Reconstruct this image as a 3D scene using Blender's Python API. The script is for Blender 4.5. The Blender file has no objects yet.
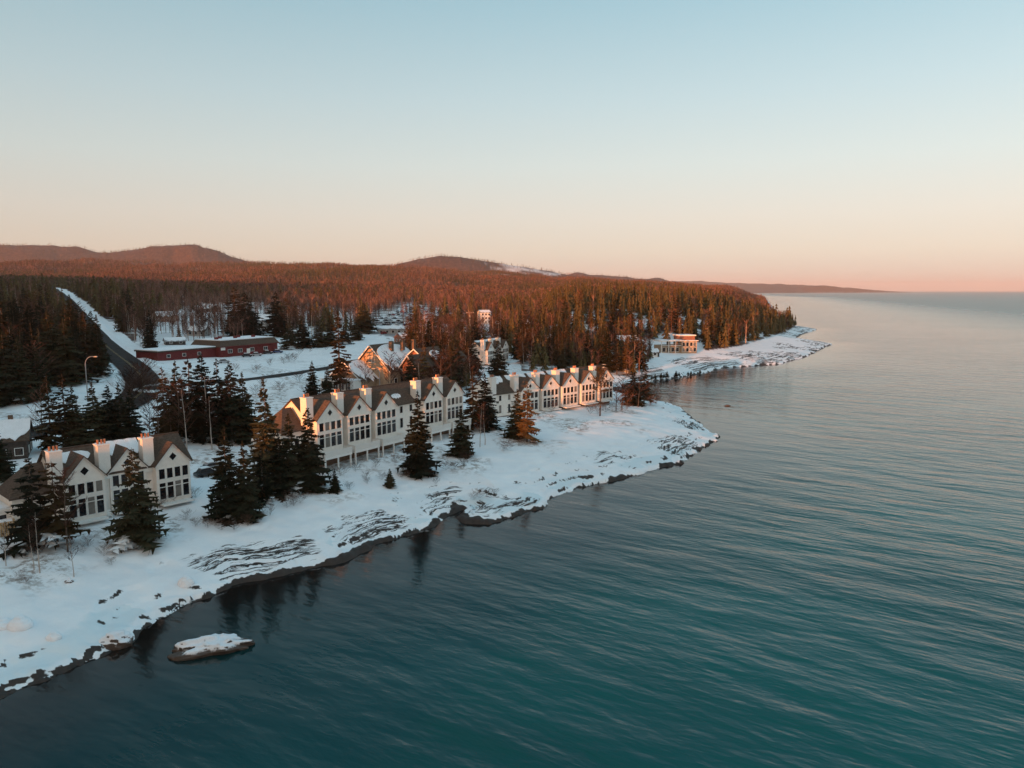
import bpy, math, random
import numpy as np
from mathutils import Vector

# ------------------------------------------------------------------ camera, light, exposure
S = bpy.context.scene
COL = S.collection
R = math.radians
FPX, CAMZ, HOR = 731.0, 40.0, 290.5
PITCH = math.atan((384 - HOR) / FPX)
cam = bpy.data.objects.new('camera', bpy.data.cameras.new('camera'))
COL.objects.link(cam)
cam.location = (0, 0, CAMZ)
cam.rotation_euler = (math.pi / 2 - PITCH, 0, 0)
cam.data.sensor_width = 36
cam.data.lens = 36 * FPX / 1024
cam.data.clip_start = 1
cam.data.clip_end = 120000
S.camera = cam

SUN_EL = R(4.0)
SH = np.array([-0.50, -0.866]); SH = SH / np.linalg.norm(SH)      # horizontal direction towards the sun
sun = bpy.data.objects.new('sun', bpy.data.lights.new('sun', 'SUN'))
COL.objects.link(sun)
sv = Vector((SH[0] * math.cos(SUN_EL), SH[1] * math.cos(SUN_EL), math.sin(SUN_EL)))
sun.rotation_euler = sv.to_track_quat('Z', 'Y').to_euler()
sun.data.energy = 5.0
sun.data.color = (1.0, 0.318, 0.097)
sun.data.angle = R(0.5)

W = bpy.data.worlds.new('World'); S.world = W; W.use_nodes = True
wn, wl = W.node_tree.nodes, W.node_tree.links
wn.clear()
def N(nodes, t, **kw):
    n = nodes.new(t)
    for k, v in kw.items():
        setattr(n, k, v)
    return n
out = N(wn, 'ShaderNodeOutputWorld'); bg = N(wn, 'ShaderNodeBackground')
bg.inputs['Strength'].default_value = 0.1
sky = N(wn, 'ShaderNodeTexSky', sky_type='NISHITA', sun_disc=False)
sky.sun_elevation = SUN_EL
sky.sun_rotation = math.atan2(SH[0], SH[1])
sky.air_density = 1.2; sky.dust_density = 1.5; sky.ozone_density = 1.5
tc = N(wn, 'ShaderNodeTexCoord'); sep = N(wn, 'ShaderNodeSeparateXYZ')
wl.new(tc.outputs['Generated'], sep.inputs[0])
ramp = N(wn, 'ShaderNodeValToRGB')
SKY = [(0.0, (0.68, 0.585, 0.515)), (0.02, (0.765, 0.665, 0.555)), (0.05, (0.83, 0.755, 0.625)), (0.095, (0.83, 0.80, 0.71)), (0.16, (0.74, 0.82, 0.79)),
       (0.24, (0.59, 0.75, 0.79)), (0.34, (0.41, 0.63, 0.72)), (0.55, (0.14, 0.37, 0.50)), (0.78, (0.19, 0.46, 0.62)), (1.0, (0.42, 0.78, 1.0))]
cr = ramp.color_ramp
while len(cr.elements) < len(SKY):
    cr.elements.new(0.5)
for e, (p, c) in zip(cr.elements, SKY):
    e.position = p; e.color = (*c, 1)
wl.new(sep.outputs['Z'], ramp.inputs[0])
# the side of the sky the sun sets on is brighter and warmer low down
dot = N(wn, 'ShaderNodeVectorMath', operation='DOT_PRODUCT'); dot.inputs[1].default_value = (SH[0], SH[1], 0)
wl.new(tc.outputs['Generated'], dot.inputs[0])
mr = N(wn, 'ShaderNodeMapRange'); mr.inputs['From Min'].default_value = 0.0; mr.inputs['From Max'].default_value = 1.0
mr.inputs['To Min'].default_value = 0.0; mr.inputs['To Max'].default_value = 1.0
wl.new(dot.outputs['Value'], mr.inputs['Value'])
glow = N(wn, 'ShaderNodeMix', data_type='RGBA', blend_type='MIX')
wl.new(mr.outputs[0], glow.inputs['Factor']); wl.new(ramp.outputs[0], glow.inputs['A']); glow.inputs['B'].default_value = (1.0, 0.72, 0.5, 1)
# inland (left) side a little deeper
ml = N(wn, 'ShaderNodeMapRange'); ml.inputs['From Min'].default_value = -0.6; ml.inputs['From Max'].default_value = 0.6
ml.inputs['To Min'].default_value = 0.80; ml.inputs['To Max'].default_value = 1.06
wl.new(sep.outputs['X'], ml.inputs['Value'])
mul = N(wn, 'ShaderNodeVectorMath', operation='SCALE')
wl.new(glow.outputs['Result'], mul.inputs[0]); wl.new(ml.outputs[0], mul.inputs['Scale'])
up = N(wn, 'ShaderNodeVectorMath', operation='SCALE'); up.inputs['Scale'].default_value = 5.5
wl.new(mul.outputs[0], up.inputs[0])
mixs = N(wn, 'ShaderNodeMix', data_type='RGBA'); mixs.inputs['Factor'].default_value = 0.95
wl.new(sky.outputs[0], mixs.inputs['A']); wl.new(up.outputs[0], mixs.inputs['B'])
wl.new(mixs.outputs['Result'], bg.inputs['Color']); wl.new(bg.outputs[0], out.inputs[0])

vs = S.view_settings
vs.view_transform = 'Standard'; vs.look = 'None'; vs.exposure = 0.9; vs.gamma = 1.0; vs.use_curve_mapping = False
S.render.engine = 'CYCLES'
cy = S.cycles
cy.max_bounces = 5; cy.diffuse_bounces = 2; cy.glossy_bounces = 3; cy.transmission_bounces = 2; cy.transparent_max_bounces = 4
cy.volume_bounces = 0
cy.use_denoising = True
cy.use_adaptive_sampling = True; cy.adaptive_threshold = 0.02
cy.caustics_reflective = False; cy.caustics_refractive = False

rnd = random.Random(7)
rng = np.random.default_rng(11)

# ------------------------------------------------------------------ noise, projection
def _hash(ix, iy, seed):
    h = (ix.astype(np.int64) * 374761393 + iy.astype(np.int64) * 668265263 + seed * 1442695041) & 0xFFFFFFFF
    h = ((h ^ (h >> 13)) * 1274126177) & 0xFFFFFFFF
    return ((h ^ (h >> 16)) & 0xFFFF) / 65535.0 * 2 - 1
def vnoise(x, y, seed=0):
    ix = np.floor(x); iy = np.floor(y); fx = x - ix; fy = y - iy
    ux = fx * fx * (3 - 2 * fx); uy = fy * fy * (3 - 2 * fy)
    a = _hash(ix, iy, seed); b = _hash(ix + 1, iy, seed); c = _hash(ix, iy + 1, seed); d = _hash(ix + 1, iy + 1, seed)
    return (a * (1 - ux) + b * ux) * (1 - uy) + (c * (1 - ux) + d * ux) * uy
def fbm(x, y, seed=0, oct=4):
    v = 0; a = 0.5; x = np.asarray(x, float); y = np.asarray(y, float)
    for i in range(oct):
        v = v + a * vnoise(x, y, seed + i * 17); a *= 0.5
        x, y = x * 1.9 + y * 0.6 + 3.1, y * 1.9 - x * 0.6 + 7.7
    return v
def sstep(a, b, x):
    t = np.clip((x - a) / (b - a), 0, 1); return t * t * (3 - 2 * t)
cp, sp = math.cos(PITCH), math.sin(PITCH)
def ray(px, py):
    u, v = (px - 512) / FPX, (384 - py) / FPX
    return u, cp + v * sp, -sp + v * cp
def at(px, py, z=0.0):
    dx, dy, dz = ray(px, py); t = (z - CAMZ) / dz
    return dx * t, dy * t
def project(x, y, z):
    dz = z - CAMZ
    dep = y * cp - dz * sp; upc = y * sp + dz * cp
    dep = np.where(np.abs(dep) < 1e-3, 1e-3, dep)
    return 512 + FPX * x / dep, 384 - FPX * upc / dep, dep
def in_poly(px, py, poly):
    px = np.asarray(px, float); py = np.asarray(py, float); r = np.zeros(px.shape, bool); n = len(poly)
    for i in range(n):
        x1, y1 = poly[i]; x2, y2 = poly[(i + 1) % n]
        if y1 == y2: continue
        c = ((y1 > py) != (y2 > py)) & (px < (x2 - x1) * (py - y1) / (y2 - y1) + x1)
        r ^= c
    return r

# ------------------------------------------------------------------ the land
SHORE_PX = [(-60, 733), (0, 702), (38, 683), (72, 668), (98, 655), (124, 645), (133, 634), (150, 621), (180, 607), (212, 596), (240, 584), (270, 578), (300, 570), (345, 560),
            (370, 549), (405, 537), (432, 527), (446, 518), (462, 511), (455, 517), (466, 524), (490, 525), (512, 519), (545, 509), (551, 497), (580, 488), (620, 479), (650, 470), (680, 463),
            (708, 448), (716, 437), (702, 426), (690, 414), (672, 405), (648, 399), (628, 396), (612, 391), (622, 386), (650, 382), (680, 378), (702, 374), (725, 368),
            (760, 366), (782, 364), (806, 357), (832, 344), (808, 341), (795, 338), (806, 333), (818, 329.5), (792, 327), (784, 322), (778, 314), (772, 306), (768, 300.5), (764, 297)]
shore = [(-4000, -3800), (-1300, -1250), (-380, -560), (-140, -235), (-85, -40)] + [at(a, b) for a, b in SHORE_PX] + \
        [(1600, 5200), (2500, 9000), (5200, 13000), (8300, 15200), (7800, 17000)]
shore = np.array(shore)
land_poly = [tuple(p) for p in shore] + [(7800, 30000), (-30000, 30000), (-30000, -3800)]
def shore_dist(x, y):
    x = np.asarray(x, float); y = np.asarray(y, float)
    d = np.full(x.shape, 1e12)
    for (x1, y1), (x2, y2) in zip(shore[:-1], shore[1:]):
        ex, ey = x2 - x1, y2 - y1
        t = np.clip(((x - x1) * ex + (y - y1) * ey) / (ex * ex + ey * ey), 0, 1)
        d = np.minimum(d, (x - x1 - t * ex) ** 2 + (y - y1 - t * ey) ** 2)
    d = np.sqrt(d)
    return np.where(in_poly(x, y, land_poly), d, -d)
PROF = ([-400, -60, -8, -0.5, 0, 0.6, 3, 8, 20, 35, 80, 150, 300, 600, 1000, 2000, 4000],
        [-60, -14, -3, -0.6, -0.05, 0.55, 1.1, 2.0, 3.7, 4.8, 7, 10.5, 17, 31, 43, 58, 70])
LEDGE = None
LAYERS = [  # (depth, spread, skyline in picture rows at picture columns)
    (3300, 700, [(-900, 258), (0, 265), (100, 264), (160, 265), (230, 266.5), (300, 266), (380, 268), (430, 270.5), (480, 273.5), (560, 279), (620, 282), (700, 285), (760, 289), (800, 292)]),
    (5400, 700, [(-900, 240), (-300, 243), (0, 245), (60, 246.5), (130, 249), (165, 248.5), (188, 248.5), (203, 248), (214, 251), (228, 256), (248, 262), (290, 270), (340, 292)]),
    (4600, 500, [(330, 275), (370, 265), (395, 262.5), (418, 257.5), (440, 254), (462, 254), (480, 256), (505, 260.5), (540, 267), (570, 273), (600, 279), (640, 284), (680, 292)]),
    (6800, 500, [(540, 292), (562, 275), (578, 270.5), (590, 271.5), (610, 275), (635, 277.5), (665, 281), (700, 285), (740, 292)]),
    (13800, 1300, [(600, 284), (640, 281), (700, 281.5), (740, 282.5), (790, 284.5), (830, 286), (870, 288), (905, 290.2), (930, 292)]),
]
# unseen ridge towards the sun, standing in for woods, shaped to shade the shore
RID_C = [-4000, -2000, -1200, -900, -750, -289, -166, -111, -82, -52, -25, 0]
RID_Z = [170, 160, 150, 140, 124, 66, 48, 44, 40, 36, 26, 0]
def base_height(x, y):
    x = np.asarray(x, float); y = np.asarray(y, float)
    d = np.hypot(x, y)
    s = shore_dist(x, y)
    s = s + 1.9 * fbm(x / 13, y / 13, 3) + 0.8 * fbm(x / 3.1, y / 3.1, 5, 3)
    h = np.interp(s, *PROF)
    h = np.maximum(h, -14)
    h = h + 1.3 * fbm(x / 45, y / 45, 9) * sstep(8, 50, s) + 9 * fbm(x / 420, y / 420, 21) * sstep(250, 900, s)
    landm = sstep(-2, 160, s)
    yy = np.maximum(y, 1.0)
    px = 512 + FPX * (x / yy)
    for D, spr, sk in LAYERS:
        row = np.interp(px, [a for a, b in sk], [b for a, b in sk]) + (1.6 * fbm(px / 22, px * 0 + D, 17, 3) if D < 9000 else 0)
        v = (384 - row) / FPX
        tz = (-sp + v * cp) / (cp + v * sp)
        zt = CAMZ + D * tz - 9
        g = np.exp(-((y - D) / np.where((y < D) & (D == 3300), spr * 2.3, spr)) ** 2)
        rough = 1 + 0.16 * fbm(x / 330, y / 330, 31)
        lay = np.where(y > 500, np.maximum(zt, 0) * g * rough * landm, 0)
        h = np.where(lay > 1, np.maximum(h, lay), h)
    h = h + 19 * fbm(x / 230, y / 190, 25, 3) * sstep(900, 1700, y) * sstep(60, 300, s)
    # the wooded bluff of the far point
    h = h + 17 * sstep(22, 110, s) * sstep(505, 590, px) * sstep(330, 520, y) * (1 - sstep(1400, 2600, y))
    a = x * -SH[0] + y * -SH[1]; c = x * -SH[1] * 1.0 - y * -SH[0]
    rz = np.interp(c, RID_C, RID_Z) * np.exp(-((a + 330) / 85) ** 2) * sstep(-4, 45, s)
    h = np.where(rz > 0.5, np.maximum(h, rz * (1 + 0.12 * fbm(x / 22, y / 22, 41))), h)
    return h, s
ROADS = {}
def road_path(pts, step):
    pts = np.array(pts, float); o = [pts[0]]
    n = len(pts)
    for i in range(n - 1):       # Catmull-Rom
        p0, p1, p2, p3 = pts[max(i - 1, 0)], pts[i], pts[i + 1], pts[min(i + 2, n - 1)]
        m = max(2, int(np.linalg.norm(p2 - p1) / step))
        for k in range(1, m + 1):
            t = k / m
            o.append(0.5 * ((2 * p1) + (p2 - p0) * t + (2 * p0 - 5 * p1 + 4 * p2 - p3) * t * t + (3 * p1 - p0 - 3 * p2 + p3) * t ** 3))
    o = np.array(o)
    z = base_height(o[:, 0], o[:, 1])[0]
    k = np.ones(9) / 9
    z = np.convolve(np.pad(z, 4, 'edge'), k, 'valid')
    return np.column_stack([o, z + 0.3])
HWY = road_path([(-190, 10), (-150, 80), (-112, 150), (-106, 200), (-133, 258), (-210, 372), (-377, 628), (-622, 1000), (-730, 1160)], 7)
LANE = road_path([(-108, 222), (-98, 236), (-88, 247), (-80, 272), (-73, 303), (-64, 345), (-60, 400)], 4)
def near_road(x, y, path, signed=False):
    x = np.asarray(x, float); y = np.asarray(y, float)
    d = np.full(x.shape, 1e12); z = np.zeros(x.shape); sd = np.ones(x.shape)
    for p, q in zip(path[:-1], path[1:]):
        e = q[:2] - p[:2]; t = np.clip(((x - p[0]) * e[0] + (y - p[1]) * e[1]) / (e @ e), 0, 1)
        dd = np.hypot(x - p[0] - t * e[0], y - p[1] - t * e[1])
        m = dd < d
        if signed: sd = np.where(m, np.sign((x - p[0]) * e[1] - (y - p[1]) * e[0]), sd)
        d = np.where(m, dd, d); z = np.where(m, p[2] + t * (q[2] - p[2]), z)
    return d * sd if signed else d, z
def height(x, y, full=False):
    x = np.asarray(x, float); y = np.asarray(y, float)
    h, s = base_height(x, y)
    # rock ledges stepping down to the water
    zone = np.where(s > 0.3, np.clip(1 - s / 19, 0, 1), 0) ** 0.7
    mask = sstep(-0.22, 0.12, fbm(x / 8, y / 8, 51)) * zone
    st = 0.62
    t = (h + 0.55 * fbm(x / 5.5, y / 5.5, 61)) / st
    fr = t - np.floor(t)
    stair = (np.floor(t) + sstep(0.70, 1.0, fr)) * st
    h = h * (1 - 0.85 * mask) + stair * 0.85 * mask
    rock = mask * sstep(0.66, 0.80, fr) * sstep(-0.25, 0.10, fbm(x / 2.6, y / 2.6, 71)) * 0.78
    rock = np.maximum(rock, (1 - sstep(0.10, 0.80, s - 0.25 + 2.6 * fbm(x / 5.5, y / 5.5, 83, 3) + 0.7 * fbm(x / 1.7, y / 1.7, 81, 3))))
    # cracks and low ledges that follow the shoreline
    far = sstep(220, 420, np.hypot(x, y))
    al = (x * 0.62 + y * 0.78) / (17 + 18 * far); ac = s / (2.3 + 2.2 * far)
    n1 = np.abs(fbm(al + 0.4 * vnoise(x / 3, y / 3, 303), ac, 301, 3))
    crack = 1 - sstep(0.030, 0.075 + 0.02 * far, n1)
    z2 = sstep(0.8, 2.5, s) * (1 - sstep(5 + 12 * far, 15 + 20 * far, s + 7 * fbm(x / 20, y / 20, 311)))
    global LEDGE
    m2 = sstep(-0.16, 0.26, fbm(x / 13.0, y / 13.0, 321) + 0.12 * far) * z2
    LEDGE = (m2, al, ac)
    h = h - 0.22 * crack * m2
    nr = 1 - sstep(250, 420, np.hypot(x, y))
    h = h + nr * (0.30 * fbm(x / 5.0 + y / 9.0, y / 3.2, 331, 3) * sstep(4, 12, s) + 0.55 * fbm(x / 1.5, y / 1.5, 333, 3) * sstep(-1.2, 0.2, s) * (1 - sstep(0.8, 4.0, s)))
    for path, w in ((HWY, 6.0), (LANE, 4.0)):
        lo, hi = path[:, :2].min(0) - 30, path[:, :2].max(0) + 30
        sel = (x > lo[0]) & (x < hi[0]) & (y > lo[1]) & (y < hi[1])
        if sel.any():
            d, z = near_road(x[sel], y[sel], path)
            k = 1 - sstep(w + 0.5, w + 9, d)
            h[sel] = h[sel] * (1 - k) + (z - 0.35) * k
            bank = np.exp(-((d - w - 2.2) / 1.3) ** 2) * 0.9
            h[sel] += bank * (0.7 + 0.6 * fbm(x[sel] / 6, y[sel] / 6, 91))
    return (h, s, rock) if full else h
def gz(x, y):
    return float(height(np.array([x]), np.array([y]))[0])
def ground(px, py):
    dx, dy, dz = ray(px, py)
    t = np.geomspace(45, 9000, 3500)
    zz = CAMZ + dz * t
    hh = np.maximum(height(dx * t, dy * t), 0)
    i = int(np.argmax(zz < hh))
    if i == 0: i = len(t) - 1
    a, b = zz[i - 1] - hh[i - 1], hh[i] - zz[i]
    k = a / (a + b) if a + b > 1e-9 else 0
    tt = t[i - 1] + (t[i] - t[i - 1]) * k
    return Vector((dx * tt, dy * tt, CAMZ + dz * tt))

# where trees may stand, judged where a spot on the ground lies as seen from the air
LIM = ([-3000, -120, -60, -20, 0, 50, 62, 118, 152, 160, 245, 300, 365, 380, 400, 408, 470, 490, 520, 615, 628, 636, 655, 700, 740, 788, 800],
       [700, 560, 440, 402, 400, 398, 380, 376, 352, 342, 341, 337, 331, 326, 322, 388, 392, 366, 371, 373, 388, 386, 352, 351, 346, 331, 322])
LOT = [(372, 334), (375, 321), (384, 315), (396, 312), (401, 305), (412, 303), (424, 306), (428, 311), (444, 312), (454, 319), (452, 331), (420, 335), (408, 345)]
def forest_density(px, py, d, x, y, s):
    f = np.ones(px.shape)
    f[py > np.interp(px, *LIM)] = 0
    f[in_poly(px, py, LOT) & (fbm(x / 14, y / 14, 501) > -0.2)] = 0
    f[in_poly(px, py, [(250, 326), (275, 326), (275, 346), (250, 346)])] = 0
    f[in_poly(px, py, [(472, 367), (474, 390), (524, 388), (520, 360), (508, 352)])] = 0
    f[in_poly(px, py, [(606, 350), (606, 374), (644, 374), (644, 350)])] *= 0.5
    f[in_poly(px, py, [(474, 321), (474, 334), (500, 334), (500, 321)])] = 0
    f[in_poly(px, py, [(136, 345), (150, 318), (205, 304), (268, 303), (282, 330), (298, 345)])] *= 0.7
    f[in_poly(px, py, [(44, 362), (50, 336), (60, 335), (66, 362)])] = 0
    f[in_poly(px, py, [(640, 356), (650, 342), (705, 342), (705, 356)])] = 0
    hill = in_poly(px, py, [(484, 263), (520, 264.5), (566, 274), (545, 277), (500, 274)]) & (d > 2500)
    f[hill] *= 1 - 0.75 * sstep(-0.2, 0.25, fbm(x[hill] / 120, y[hill] / 60, 401))
    f[s < np.where(d > 9000, -5, np.where(d > 900, 14, 9))] = 0
    near = d < 1300
    for path, wl_, wr in ((HWY, 10, 14), (LANE, 6, 6)):
        if near.any():
            dd = near_road(x[near], y[near], path, True)[0]
            ff = f[near]; ff[(dd > -wl_) & (dd < wr)] = 0; f[near] = ff
    return f

# ------------------------------------------------------------------ materials
def new_mat(name):
    m = bpy.data.materials.new(name); m.use_nodes = True
    n, l = m.node_tree.nodes, m.node_tree.links
    return m, n, l, n['Principled BSDF']
def noise(n, l, vec, scale, detail=4, rough=0.55):
    t = N(n, 'ShaderNodeTexNoise'); t.inputs['Scale'].default_value = scale; t.inputs['Detail'].default_value = detail; t.inputs['Roughness'].default_value = rough
    if vec is not None: l.new(vec, t.inputs['Vector'])
    return t.outputs['Fac']
def mrange(n, l, v, a, b, c=0.0, d=1.0):
    t = N(n, 'ShaderNodeMapRange'); t.interpolation_type = 'SMOOTHSTEP'
    for k, q in zip(('From Min', 'From Max', 'To Min', 'To Max'), (a, b, c, d)): t.inputs[k].default_value = q
    l.new(v, t.inputs['Value']); return t.outputs[0]
def mixc(n, l, f, a, b, blend='MIX'):
    t = N(n, 'ShaderNodeMix', data_type='RGBA', blend_type=blend)
    for k, q in (('Factor', f), ('A', a), ('B', b)):
        if isinstance(q, bpy.types.NodeSocket): l.new(q, t.inputs[k])
        else: t.inputs[k].default_value = (*q, 1) if isinstance(q, tuple) else q
    return t.outputs['Result']
def math_(n, l, op, a, b=0.0):
    t = N(n, 'ShaderNodeMath', operation=op)
    for k, q in enumerate((a, b)):
        if isinstance(q, bpy.types.NodeSocket): l.new(q, t.inputs[k])
        else: t.inputs[k].default_value = q
    return t.outputs[0]
def attr(n, name):
    t = N(n, 'ShaderNodeAttribute'); t.attribute_name = name; return t
def bump(n, l, b, h, strength, dist):
    t = N(n, 'ShaderNodeBump'); t.inputs['Strength'].default_value = strength; t.inputs['Distance'].default_value = dist
    l.new(h, t.inputs['Height']); l.new(t.outputs[0], b.inputs['Normal']); return t
def simple(name, col, rough=0.7, var=0.25, scale=3.0, metal=0.0, bmp=0.0, spec=0.3):
    m, n, l, b = new_mat(name)
    g = N(n, 'ShaderNodeTexCoord').outputs['Object']
    f = noise(n, l, g, scale, 5, 0.6)
    lo = tuple(c * (1 - var) for c in col); hi = tuple(min(1, c * (1 + var)) for c in col)
    l.new(mixc(n, l, mrange(n, l, f, 0.3, 0.7), lo, hi), b.inputs['Base Color'])
    b.inputs['Roughness'].default_value = rough; b.inputs['Metallic'].default_value = metal
    b.inputs['Specular IOR Level'].default_value = spec
    if bmp: bump(n, l, b, f, 0.5, bmp)
    return m
M = {}
def land_material():
    m, n, l, b = new_mat('snowy_ground')
    g = N(n, 'ShaderNodeNewGeometry').outputs['Position']
    fine = noise(n, l, g, 1.4, 5, 0.6); mid = noise(n, l, g, 0.22, 4); big = noise(n, l, g, 0.05, 3)
    rk = math_(n, l, 'ADD', attr(n, 'rock').outputs['Fac'], math_(n, l, 'MULTIPLY', math_(n, l, 'SUBTRACT', fine, 0.5), 1.0))
    rk = mrange(n, l, rk, 0.40, 0.58)
    cv = N(n, 'ShaderNodeCombineXYZ'); l.new(attr(n, 'along').outputs['Fac'], cv.inputs[0]); l.new(attr(n, 'across').outputs['Fac'], cv.inputs[1])
    led = attr(n, 'ledge').outputs['Fac']
    for sc, w0, w1, off in ((1.3, 0.008, 0.050, 0.0), (2.6, 0.004, 0.030, 0.07)):
        q = noise(n, l, cv.outputs[0], sc, 6, 0.62)
        q = math_(n, l, 'ABSOLUTE', math_(n, l, 'SUBTRACT', q, 0.5 + off))
        q = mrange(n, l, q, w0, w1, 1.0, 0.0)
        q = math_(n, l, 'MULTIPLY', q, mrange(n, l, math_(n, l, 'ADD', led, math_(n, l, 'MULTIPLY', math_(n, l, 'SUBTRACT', mid, 0.5), 1.5)), 0.1, 1.0))
        q = mrange(n, l, q, 0.36, 0.60)
        rk = math_(n, l, 'MAXIMUM', rk, q)
    snow = mixc(n, l, mrange(n, l, mid, 0.3, 0.7), (0.80, 0.82, 0.84), (0.88, 0.885, 0.89))
    ice = mrange(n, l, math_(n, l, 'ADD', attr(n, 'ice').outputs['Fac'], math_(n, l, 'MULTIPLY', math_(n, l, 'SUBTRACT', mid, 0.5), 1.6)), 0.45, 0.85)
    snow = mixc(n, l, ice, snow, (0.70, 0.78, 0.81))
    twigs = noise(n, l, g, 0.7, 6, 0.75)
    scrub = math_(n, l, 'MULTIPLY', attr(n, 'scrub').outputs['Fac'], mrange(n, l, twigs, 0.45, 0.60))
    snow = mixc(n, l, scrub, snow, (0.20, 0.14, 0.10))
    rock = mixc(n, l, fine, (0.018, 0.016, 0.015), (0.075, 0.06, 0.052))
    brushc = mixc(n, l, mrange(n, l, big, 0.35, 0.65), (0.048, 0.026, 0.019), (0.10, 0.052, 0.036))
    br = attr(n, 'brush').outputs['Fac']
    c = mixc(n, l, br, snow, brushc)
    c = mixc(n, l, rk, c, rock)
    l.new(c, b.inputs['Base Color']); b.inputs['Roughness'].default_value = 0.75
    b.inputs['Specular IOR Level'].default_value = 0.25
    h = math_(n, l, 'ADD', math_(n, l, 'MULTIPLY', fine, 0.35), mid)
    bump(n, l, b, h, 0.5, 0.5)
    return m
def water_material():
    m, n, l, b = new_mat('lake_water')
    pos = N(n, 'ShaderNodeNewGeometry').outputs['Position']
    def mapped(rot, sx, sy):
        m0 = N(n, 'ShaderNodeMapping'); m0.inputs['Rotation'].default_value = (0, 0, rot); l.new(pos, m0.inputs['Vector'])
        mp = N(n, 'ShaderNodeMapping'); mp.inputs['Scale'].default_value = (sx, sy, 1)
        l.new(m0.outputs[0], mp.inputs['Vector']); return mp.outputs[0]
    sw = noise(n, l, mapped(R(36), 0.062, 0.18), 1.0, 3, 0.5)
    sw2 = noise(n, l, mapped(R(28), 0.22, 0.70), 1.0, 3, 0.55)
    rip = noise(n, l, mapped(R(44), 1.0, 2.4), 1.0, 3, 0.6)
    gust = mrange(n, l, noise(n, l, mapped(R(22), 0.005, 0.012), 1.0, 3), 0.35, 0.7, 0.65, 1.0)
    off = attr(n, 'offshore').outputs['Fac']
    calm = mrange(n, l, off, 0.0, 45.0, 0.25, 1.0)
    h = math_(n, l, 'ADD', math_(n, l, 'MULTIPLY', sw, 3.0), math_(n, l, 'MULTIPLY', sw2, 0.62))
    h = math_(n, l, 'ADD', h, math_(n, l, 'MULTIPLY', rip, 0.16))
    h = math_(n, l, 'MULTIPLY', h, math_(n, l, 'MULTIPLY', gust, calm))
    bump(n, l, b, h, 1.0, 0.27)
    patch = noise(n, l, mapped(0, 0.09, 0.09), 1.0, 4, 0.6)
    deep = mixc(n, l, mrange(n, l, noise(n, l, mapped(R(20), 0.01, 0.02), 1.0, 3), 0.35, 0.65), (0.0002, 0.052, 0.054), (0.0003, 0.085, 0.087))
    shelf = mixc(n, l, patch, (0.005, 0.005, 0.005), (0.020, 0.015, 0.012))
    k = mrange(n, l, math_(n, l, 'ADD', off, math_(n, l, 'MULTIPLY', math_(n, l, 'SUBTRACT', patch, 0.5), 9.0)), 0.5, 15.0)
    k2 = mrange(n, l, off, 6.0, 50.0, 0.2, 1.0)
    col = mixc(n, l, k2, (0.001, 0.008, 0.010), deep)
    l.new(mixc(n, l, k, shelf, col), b.inputs['Base Color'])
    l.new(mrange(n, l, off, 60.0, 480.0, 0.10, 0.30), b.inputs['Roughness']); b.inputs['IOR'].default_value = 1.345
    return m
def foliage_material(name, lo, hi, snow=0.0):
    m, n, l, b = new_mat(name)
    oi = N(n, 'ShaderNodeObjectInfo').outputs['Random']
    tint = attr(n, 'tint').outputs['Fac']
    g = N(n, 'ShaderNodeTexCoord').outputs['Object']
    f = noise(n, l, g, 1.3, 3)
    v = math_(n, l, 'ADD', math_(n, l, 'MULTIPLY', f, 0.5), math_(n, l, 'MULTIPLY', math_(n, l, 'ADD', oi, tint), 0.4))
    c = mixc(n, l, mrange(n, l, v, 0.25, 0.95), lo, hi)
    pale = mrange(n, l, tint, 1.6, 2.2)
    k0 = math_(n, l, 'ADD', 0.55, math_(n, l, 'MULTIPLY', math_(n, l, 'MINIMUM', math_(n, l, 'ADD', oi, tint), 1.3), 0.62))
    vm = N(n, 'ShaderNodeVectorMath', operation='SCALE'); l.new(c, vm.inputs[0]); l.new(k0, vm.inputs['Scale']); c = vm.outputs[0]
    c = mixc(n, l, pale, c, (0.40, 0.33, 0.29))
    if snow:
        nz = N(n, 'ShaderNodeSeparateXYZ'); l.new(N(n, 'ShaderNodeNewGeometry').outputs['True Normal'], nz.inputs[0])
        k = mrange(n, l, math_(n, l, 'ABSOLUTE', nz.outputs['Z']), 0.55, 0.8)
        k = math_(n, l, 'MULTIPLY', k, mrange(n, l, noise(n, l, g, 0.9, 4, 0.7), 0.60 - snow, 0.64 - snow * 0.6))
        c = mixc(n, l, k, c, (0.75, 0.78, 0.8))
    l.new(c, b.inputs['Base Color']); b.inputs['Roughness'].default_value = 0.85; b.inputs['Specular IOR Level'].default_value = 0.1
    return m
M['land'] = land_material(); M['water'] = water_material()
M['spruce'] = foliage_material('spruce_needles', (0.020, 0.026, 0.016), (0.066, 0.058, 0.030), 0.06)
M['spruce_far'] = foliage_material('spruce_needles_far', (0.012, 0.017, 0.010), (0.070, 0.056, 0.024))
M['spruce_snow'] = foliage_material('snow_dusted_needles', (0.014, 0.018, 0.010), (0.045, 0.04, 0.020), 0.10)
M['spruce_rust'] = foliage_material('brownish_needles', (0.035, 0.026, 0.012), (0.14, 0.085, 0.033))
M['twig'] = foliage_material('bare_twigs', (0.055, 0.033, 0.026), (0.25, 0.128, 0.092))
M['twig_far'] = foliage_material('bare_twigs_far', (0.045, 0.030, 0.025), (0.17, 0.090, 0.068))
M['shrub'] = foliage_material('red_brown_twigs', (0.10, 0.062, 0.05), (0.22, 0.14, 0.10))
M['bark'] = simple('bark', (0.10, 0.075, 0.058), 0.9, 0.35, 6)
M['birch'] = simple('birch_bark', (0.42, 0.37, 0.33), 0.8, 0.35, 3)
M['asphalt'] = simple('asphalt', (0.042, 0.039, 0.038), 0.95, 0.3, 0.6, bmp=0.01, spec=0.05)
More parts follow.
